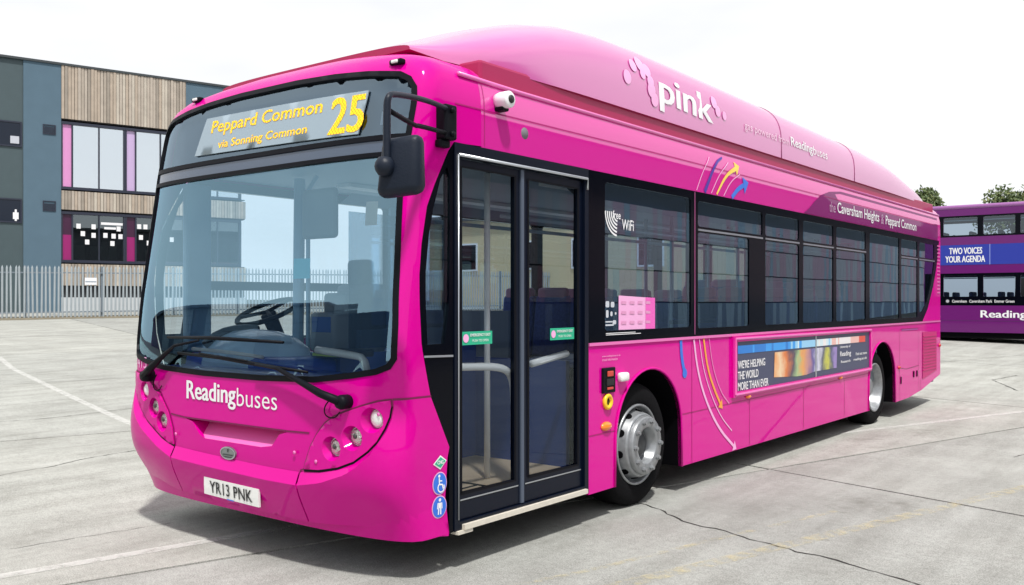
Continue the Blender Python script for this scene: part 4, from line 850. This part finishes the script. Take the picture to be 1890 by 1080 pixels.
link('roof', *join(bbox(X0 + .03, X1 - .03, PY0 - .02, PY0 + 2.5, 4.42, 4.56, .06, 3)), mat('mauve_roof_paint', (.30, .10, .32), .4, coat=.5), DB, True)
link('deck_floor', *box(X0 + .06, X1 - .06, PY0 + .06, PY0 + 2.44, 2.55, 2.62), LINE, DB)
GP = glass('bus_glass_dark', (.34, .42, .50), .06, 1.2, (.8, .92, 1))
for h in ph: patch('window', h, PF, GP, DB, step=4, off=-.012, smooth=False, interior=False)
def ring4(z0, z1, m, off=.004):
    o = [(X0 + .02, z0), (X1 - .02, z0), (X1 - .02, z1), (X0 + .02, z1)]
    hs = [h for h in ph if h[0][1] > z0 and h[0][1] < z1]
    return patch('window_band', o, PF, m, DB, holes=hs, step=5, off=off, thick=.003, smooth=False, interior=False)
ring4(3.57, 4.22, BLACK); ring4(1.45, 2.44, BLACK)
link('window_rail', *join(*[box(a + .02, b - .02, PY0 + .02, PY0 + .03, z_, z_ + .03) for a, b in pw for z_ in (4.06, 2.27)]), SILV, DB)
patch('blue_advert', [(-4.6, 2.70), (3.2, 2.70), (3.2, 3.32), (-4.6, 3.32)], PF, mat('royal_blue_print', (.012, .03, .33), .4), DB, step=6, off=.006, smooth=False, interior=False)
link('advert_joint', *box(-1.0, -.975, PY0 - .010, PY0 - .006, 2.70, 3.32), mat('pale_blue_edge', (.2, .25, .6), .4), DB)
text('TWO VOICES', PF, (-2.13, -1.20, 3.035, 3.235), WHITE, DB, bold=.03, off=.009); text('YOUR AGENDA', PF, (-2.24, -1.12, 2.78, 2.98), WHITE, DB, bold=.03, off=.009)
for tx, a, b in (('Caversham', -2.05, -1.63), ('Caversham Park', -1.56, -.92), ('Emmer Green', -.86, -.32)): text(tx, PF, (a, b, 1.535, 1.625), WHITE, DB, bold=.01, off=.009)
patch('round_logo', circ(-2.18, 1.58, .05, 14), PF, mat('grey_vinyl', (.4, .4, .45), .5), DB, off=.009)
text('Reading', PF, (-1.24, .0, 1.01, 1.30), WHITE, DB, bold=.03, off=.006); text('buses', PF, (.05, .85, 1.07, 1.27), WHITE, DB, off=.006)
link('skirt', *box(X0 + .05, X1 - .05, PY0 + .04, PY0 + 2.4, .44, .62), VOID, DB)
strip('panel_gap', [(X0 + .1, .98), (X1 - .1, .98)], .012, PF, PURPD, DB, off=.003, step=4)
for x_ in (-3.7, 2.9):
    for yy in (PY0 + .02, PY0 + 2.2):
        wv = link('wheel', *lathe([(.30, .0), (.42, .0), (.47, .03), (.47, .25), (.40, .28), (.3, .28)], (x_, yy, pz + .46), 'y', 28), TYRE, DB, True); link('rim', *lathe([(.29, -.006), (.26, .02), (.12, .03), (.10, -.01), (.001, -.012)], (x_, yy, pz + .46), 'y', 24), RIMM, wv, True)
dsg = None
for z_ in (2.62, .75):
    for x_ in np.arange(-4.6, 4.8, .8):
        for yy in (PY0 + .45, PY0 + 1.9):
            g_ = bbox(-.2, -.1, -.35, .35, .3, 1.12, .04)
            if dsg is None: dsg = link('seat', *g_, SEATB, DB, True, loc=(x_, yy, z_))
            else: inst('seat', dsg.data, DB, (x_, yy, z_))

# ================================================================== PALISADE FENCE
FE = (.817, .577)
def fpt(t): lat = -17.4 + FE[0] * t; d = 36 + FE[1] * t; x, y, _ = W(lat, d); return x, y
fx, fy = fpt(0); fdir = Vector((fpt(1)[0] - fx, fpt(1)[1] - fy)); fang = math.atan2(fdir.y, fdir.x)
GALV = mat('galvanised_steel', (.40, .45, .48), .5, metal=.35, var=.15, vscale=3)
GALVD = mat('weathered_galvanised_rail', (.20, .24, .28), .6, metal=.3)
FN = thing('palisade_fence', 'long grey steel palisade fence in front of the school building', 'fence', (fx, fy, gz(fx, fy)))
FH = 2.07
pv = [(-.036, 0, 0), (-.012, -.022, 0), (.012, -.022, 0), (.036, 0, 0)]; pale = [(x, y, 0.06) for x, y, z in pv] + [(x, y, FH - .10) for x, y, z in pv] + [(0, -.012, FH)]
pf = [(0, 1, 5, 4), (1, 2, 6, 5), (2, 3, 7, 6), (4, 5, 8), (5, 6, 8), (6, 7, 8), (3, 0, 4, 7)]
pme = None; T0, T1, DT = -7.5, 35.0, .148; k_ = 0; t_ = T0; rs = random.Random(2)
while t_ < T1:
    x, y = fpt(t_); z = gz(x, y)
    if pme is None: o = link('pale', pale, pf, GALV, FN, loc=(x, y, z)); pme = o.data
    else: o = inst('pale', pme, FN, (x, y, z))
    o.rotation_euler = (rs.uniform(-.01, .01), rs.uniform(-.015, .015), fang); t_ += DT
for t_ in np.arange(T0 + .6, T1, 2.75):
    x, y = fpt(t_); link('post', *box(-.05, .05, .06, .12, 0, FH - .02), GALVD, FN, loc=(x, y, gz(x, y))).rotation_euler = (0, 0, fang)
for zr in (.26, FH - .28):
    P = [fpt(t_) for t_ in np.arange(T0, T1 + .1, 2.75)]; n2 = Vector((-fdir.y, fdir.x)).normalized()
    link('rail', *tube([(x + n2.x * .035, y + n2.y * .035, gz(x, y) + zr) for x, y in P], .035, 4), GALVD, FN)
x, y = fpt(.9); sgn = link('sign', *box(-.22, .22, -.06, -.045, 1.32, 1.60), WHITE, None, loc=(x, y, gz(x, y))); sgn.rotation_euler = (0, 0, fang)
sgn['label'] = 'small blank white sign fixed to the palisade fence'; sgn['category'] = 'sign'
link('sign_band', *box(-.2, .2, -.064, -.061, 1.42, 1.47), mat('grey_print', (.3, .35, .4), .5), sgn, loc=(x, y, gz(x, y)))
# verge at the fence foot
V, Fc = [], []
for i, t_ in enumerate(np.arange(T0, T1 + .1, 1.2)):
    x, y = fpt(t_); n2 = Vector((-fdir.y, fdir.x)).normalized(); w_ = .35 + .15 * math.sin(i * 1.7) + .1 * math.sin(i * .6)
    for dd, hh in ((-w_, .004), (-w_ * .4, .06), (.8, .07)): V.append((x + n2.x * dd, y + n2.y * dd, gz(x + n2.x * dd, y + n2.y * dd) + hh))
nn = len(V) // 3
for i in range(nn - 1):
    for k in range(2): Fc.append((i * 3 + k, i * 3 + k + 1, i * 3 + k + 4, i * 3 + k + 3))
vg = link('verge', V, Fc, mat('dry_earth_verge', (.16, .14, .10), .95, var=.4, vscale=4, bump=.5, bscale=8), None, True); vg['kind'] = 'structure'

# ================================================================== SCHOOL BUILDING
BE = (.81, .587)
def bpt(a, dep=0.):
    lat = -.488 * 41 + BE[0] * a - BE[1] * dep; d = 41 + BE[1] * a + BE[0] * dep; x, y, _ = W(lat, d); return x, y
def BF(a, b, o=0.): x, y = bpt(a, -o); return (x, y, b)
bx, by = bpt(0)
SB = thing('school_building', 'grey three-storey building with timber cladding and pink window strips behind the fence', 'building', (bx, by, gz(bx, by)))
REND = mat('dark_grey_render', (.085, .145, .195), .85, var=.08, vscale=2); TEAL = mat('teal_grey_panel', (.055, .085, .095), .6, var=.1, vscale=3)
TIMB = []
for i, c in enumerate(((.43, .375, .315), (.37, .32, .265), (.49, .44, .37), (.31, .27, .225), (.42, .35, .28))): TIMB.append(mat('larch_board_%s' % 'abcde'[i], c, .8, var=.25, vscale=3))
def bbx(a0, a1, d0, d1, z0, z1): # box in facade coordinates, d positive outwards
    c = [BF(a, 0, d) for a in (a0, a1) for d in (d0, d1)]; p = [c[0], c[2], c[3], c[1]]
    V = [(x, y, z0) for x, y, _ in p] + [(x, y, z1) for x, y, _ in p]
    return V, [(0, 3, 2, 1), (4, 5, 6, 7), (0, 1, 5, 4), (1, 2, 6, 5), (2, 3, 7, 6), (3, 0, 4, 7)]
AE = 8.35; TOP = 12.16
link('wall', *join(bbx(-1.50, 0, -9, 0, .5, TOP - .1), bbx(5.44, AE, -9, 0, 9.62, TOP - .1), bbx(5.44, AE, -9, -.1, 6.6 - .02, 6.62)), REND, SB)
link('wall', *bbx(-6.5, -1.505, -9, -.05, .5, TOP - .1), TEAL, SB)
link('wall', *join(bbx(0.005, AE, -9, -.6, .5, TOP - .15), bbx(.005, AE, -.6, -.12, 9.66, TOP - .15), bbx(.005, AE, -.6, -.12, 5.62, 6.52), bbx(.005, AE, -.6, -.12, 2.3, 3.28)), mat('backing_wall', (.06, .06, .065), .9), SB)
link('parapet', *bbx(-6.6, AE + .1, -9.1, .06, TOP - .1, TOP), mat('dark_coping', (.04, .05, .055), .5), SB)
rs = random.Random(11); bds = []; fm_ = []
for z0, z1, a_end in ((9.70, TOP - .11, 5.43), (5.66, 6.50, AE), (2.28, 3.24, AE)):
    a = .01
    while a < a_end:
        w_ = .135; bds.append(bbx(a, min(a + w_ - .02, a_end), -.12, rs.uniform(.01, .05), z0, z1)); fm_ += [rs.randrange(5)] * 6; a += w_
tb = link('timber_cladding', *join(*bds), None, SB, mats=TIMB, fm=fm_); tb['kind'] = 'stuff'
link('plinth', *bbx(0.005, AE, -.59, -.02, .5, 1.75), mat('pale_plinth_render', (.50, .53, .55), .8), SB)
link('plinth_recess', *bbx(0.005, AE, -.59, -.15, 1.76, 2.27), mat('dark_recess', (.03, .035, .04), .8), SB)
FRM = mat('navy_window_frame', (.02, .025, .045), .4); PSTR = mat('pink_window_panel', (.66, .26, .54), .35, coat=.5); PST2 = mat('dark_magenta_window_panel', (.30, .01, .14), .35, coat=.5); LILA = mat('lilac_window_panel', (.52, .38, .62), .35, coat=.5)
GB = glass('building_glass', (.5, .58, .60), .68, 1.3, (.88, .95, 1.)); GBL = glass('building_glass_lower', (.40, .46, .46), .10, 1.2, (.85, .95, 1.))
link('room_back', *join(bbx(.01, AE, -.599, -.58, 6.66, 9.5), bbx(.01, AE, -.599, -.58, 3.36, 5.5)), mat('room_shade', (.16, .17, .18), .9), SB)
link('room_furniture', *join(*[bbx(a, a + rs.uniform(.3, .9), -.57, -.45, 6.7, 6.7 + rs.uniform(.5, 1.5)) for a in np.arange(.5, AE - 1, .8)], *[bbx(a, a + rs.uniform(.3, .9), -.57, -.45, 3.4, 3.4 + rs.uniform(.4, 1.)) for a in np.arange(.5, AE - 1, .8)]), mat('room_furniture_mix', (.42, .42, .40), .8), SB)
mods = []
a = 0.0
while a < AE - 1.5: mods.append(a); a += 2.70
def windows(z0, z1, gm, strips):
    for i, a in enumerate(mods):
        fr = link('window', *join(bbx(a + .005, a + .06, -.12, .0, z0, z1), bbx(a + .42, a + .49, -.12, .0, z0, z1), bbx(a + 1.55, a + 1.60, -.12, .0, z0, z1), bbx(a + 2.62, a + 2.70, -.12, .0, z0, z1),
                                  bbx(a + .005, a + 2.70, -.12, .02, z1, z1 + .12), bbx(a + .005, a + 2.70, -.12, .03, z0 - .12, z0)), FRM, SB)
        for b0, b1 in ((.49, 1.55), (1.60, 2.62)): link('pane', *bbx(a + b0, a + b1, -.09, -.07, z0, z1), gm, fr)
        m_ = strips[i % len(strips)]; zm = z0 + (z1 - z0) * .55
        link('colour_panel', *bbx(a + .06, a + .42, -.10, -.055, z0, z1 if m_ is not PST2 else zm), m_, fr)
        if m_ is PST2: link('dark_panel', *bbx(a + .06, a + .42, -.10, -.055, zm, z1), mat('plum_black_panel', (.05, .01, .04), .3), fr)
windows(6.68, 9.46, GB, [PSTR, LILA, PSTR]); windows(3.42, 5.46, GBL, [PST2])
pos = [(.72, 4.95), (1.35, 4.95), (.90, 4.62), (1.35, 4.56), (1.08, 4.25), (1.85, 4.58), (2.2, 4.56), (2.5, 4.55), (2.15, 4.22), (2.42, 4.90), (3.32, 5.05), (3.6, 5.05), (3.4, 4.55), (3.75, 4.3), (4.5, 4.9), (4.8, 4.5)]
pp1 = None
for a, z in pos:
    x, y, _ = BF(a, z, -.06)
    if pp1 is None: pp1 = link('window_paper', *[(lambda g: ([(vx - BF(0, 0, 0)[0], vy - BF(0, 0, 0)[1], vz) for vx, vy, vz in g[0]], g[1]))(bbx(-.09, .09, -.005, .0, -.11, .11))][0], WHITE, SB, loc=(x, y, z))
    else: inst('window_paper', pp1.data, SB, (x, y, z))
link('window_banner', *join(bbx(1.66, 2.60, -.066, -.06, 5.06, 5.17), bbx(1.8, 2.3, -.066, -.06, 4.86, 4.96)), WHITE, SB)
link('window_display', *join(bbx(.6, 1.54, -.40, -.38, 4.3, 4.7), bbx(1.62, 2.6, -.40, -.38, 4.3, 4.98), bbx(3.2, 4.3, -.4, -.38, 4.3, 5.2)), mat('black_display_board', (.012, .012, .014), .7), SB)
for z0, z1 in ((8.93, 9.36), (5.55, 6.0)):
    vt = link('wall_vent', *join(bbx(-.74, -.70, 0, .03, z0, z1), bbx(-.26, -.22, 0, .03, z0, z1), bbx(-.70, -.26, 0, .03, z1 - .04, z1), bbx(-.70, -.26, 0, .03, z0, z0 + .04)), FRM, SB)
    link('louvre', *join(*[bbx(-.70, -.26, .0, .018, z0 + .05 + k * .05, z0 + .08 + k * .05) for k in range(6)]), FRM, vt)
for z0, z1 in ((8.26, 9.36), (4.97, 6.02)):
    fr = link('window', *join(bbx(-3.0, -1.55, -.05, .0, z1 - .06, z1), bbx(-3.0, -1.55, -.05, .0, z0, z0 + .06), bbx(-1.61, -1.55, -.05, .0, z0 + .06, z1 - .06), bbx(-3.0, -2.94, -.05, .0, z0 + .06, z1 - .06)), FRM, SB)
    link('pane', *bbx(-2.94, -1.61, -.04, -.02, z0 + .06, z1 - .06), mat('navy_tinted_pane', (.012, .018, .032), .15, spec=.3), fr); link('blind', *bbx(-2.94, -1.61, -.049, -.045, z0 + .06, z1 - .06), mat('room_shade_dark', (.03, .04, .05), .8), fr)
link('window_paper', *join(bbx(-1.90, -1.68, -.019, -.015, 5.13, 5.42), bbx(-1.83, -1.75, -.014, -.012, 5.05, 5.55)), WHITE, SB)
link('window_paper', *bbx(-2.0, -1.66, -.019, -.015, 8.4, 8.72), mat('grey_paper', (.5, .52, .58), .6), SB)

# ================================================================== TREES
LEAF = [mat('leaf_a', (.065, .10, .028), .6), mat('leaf_b', (.095, .135, .04), .6), mat('leaf_c', (.04, .065, .02), .6), mat('leaf_d', (.15, .17, .055), .6)]
BARK = mat('bark', (.09, .07, .05), .9, bump=.6, bscale=12)
def tree(x, y, h, r, seed, label, n=5200):
    rs = random.Random(seed); z0 = gz(x, y); t = thing('tree', label, 'tree', (x, y, z0))
    hub = h - r * .95; g = [tube([(x, y, z0 - .1), (x + .1, y, z0 + hub * .5), (x - .05, y + .1, z0 + hub)], [.30, .22, .13], 10)]
    lobes = []
    for k in range(13):
        a = rs.uniform(0, 6.28); e = rs.uniform(-.5, 1.0); rr = r * rs.uniform(.45, .78)
        c = Vector((x + rr * math.cos(a) * math.cos(e), y + rr * math.sin(a) * math.cos(e), z0 + hub + rr * math.sin(e) * .95)); lobes.append((c, r * rs.uniform(.22, .44)))
        g.append(tube([(x, y, z0 + hub * rs.uniform(.6, .95)), ((x + c.x) / 2, (y + c.y) / 2, (z0 + hub + c.z) / 2 + .2), tuple(c)], [.09, .055, .02], 6))
    link('trunk', *join(*g), BARK, t, True)
    V, Fc, fm = [], [], []
    for k in range(n):
        c, lr = lobes[rs.randrange(len(lobes))]; d = Vector((rs.gauss(0, 1), rs.gauss(0, 1), rs.gauss(0, .9))).normalized() * lr * rs.random() ** .4 * rs.choice((1, 1, 1, 1.35))
        p = c + d; s = rs.uniform(.06, .15); u = Vector((rs.gauss(0, 1), rs.gauss(0, 1), rs.gauss(0, 1))).normalized(); w = u.orthogonal().normalized()
        m = len(V); V += [p + u * s, p + w * s * .55, p - u * s, p - w * s * .55]; Fc.append((m, m + 1, m + 2, m + 3)); fm.append(rs.choice((0, 0, 1, 1, 2, 3)))
    cr = link('crown', V, Fc, None, t, mats=LEAF, fm=fm); return t
x, y, _ = W(26.6, 60); tree(x, y, 8.05, 1.35, 21, 'small leafy green tree showing just over the pink bus roof end', 2600)
x, y, _ = W(30.2, 55); tree(x, y, 8.05, 2.4, 9, 'rounded darker green tree showing over the purple bus roof', 6500)

# ================================================================== BUILDINGS SEEN THROUGH OR REFLECTED IN THE GLASS
def plain_building(name, label, x0, x1, y0_, y1, z1, wm, rm, wins, face):
    z0 = min(gz(x0, y0_), gz(x1, y1)) - .2; t = thing(name, label, 'building', ((x0 + x1) / 2, (y0_ + y1) / 2, z0))
    link('wall', *box(x0, x1, y0_, y1, z0, z1), wm, t)
    link('roof', *bbox(x0 - .3, x1 + .3, y0_ - .3, y1 + .3, z1, z1 + .35, .05), rm, t)
    return t, z0
CREAM = mat('cream_render', (.62, .50, .30), .85, var=.08, vscale=1)
t, z0 = plain_building('cream_house', 'cream rendered building seen through the first side window', -33, -14, 37, 45, 6.2, CREAM, mat('slate_roof', (.06, .07, .08), .7), None, 0)
for x_ in (-30, -26, -22, -18):
    fr = link('window', *box(x_ - .75, x_ + .75, 36.93, 36.99, 3.3, 4.9), WHITE, t); link('pane', *box(x_ - .65, x_ + .65, 36.92, 36.928, 3.4, 4.8), BLACK, fr)
CLAD = [mat('depot_board_a', (.60, .56, .60), .7), mat('depot_board_b', (.66, .42, .50), .7), mat('depot_board_c', (.40, .50, .60), .7), mat('depot_board_d', (.20, .26, .36), .7)]
dt = thing('depot_shed', 'long boarded depot shed reflected in the pink bus side windows', 'building', (19, 26, 0))
link('wall', *box(17.2, 24, 4, 110, -.3, 8.4), mat('depot_wall', (.10, .11, .13), .8), dt)
g_, fm_ = [], []; rs = random.Random(8)
for z_ in np.arange(.2, 5.6, 1.35):
    for y_ in np.arange(4, 110, .45): g_.append(box(17.08, 17.2, y_, y_ + .43, z_, z_ + 1.29)); fm_ += [rs.choice((0, 0, 1, 1, 2)) if z_ > 1 else rs.choice((3, 3, 2))] * 6
cl = link('wall_boards', *join(*g_), None, dt, mats=CLAD, fm=fm_); cl['kind'] = 'stuff'
link('roof', *bbox(16.8, 24.4, 3.6, 110.4, 8.4, 8.7, .05), mat('slate_roof', (.06, .07, .08), .7), dt)
wk = thing('workshop', 'dark blue workshop reflected low in the pink bus windscreen', 'building', (-24, -22, 0))
WKM = [mat('workshop_cladding_%s' % k, c, .6) for k, c in (('a', (.035, .055, .10)), ('b', (.05, .07, .12)))]
link('wall', *join(box(-60, -14, -30, -17, -.3, 5.0), box(-13.99, 3, -30, -16.8, -.3, 4.3)), WKM[0], wk)
link('roof', *join(box(-60.3, -13.8, -30, -16.6, 5.0, 5.2)), WKM[1], wk)
for k in range(5): link('roller_door', *join(*[box(-41 + k * 7, -36.5 + k * 7, -16.99, -16.95, z_, z_ + .35) for z_ in np.arange(0, 4.6, .38)]), mat('roller_door_grey', (.16, .19, .24), .5), wk)
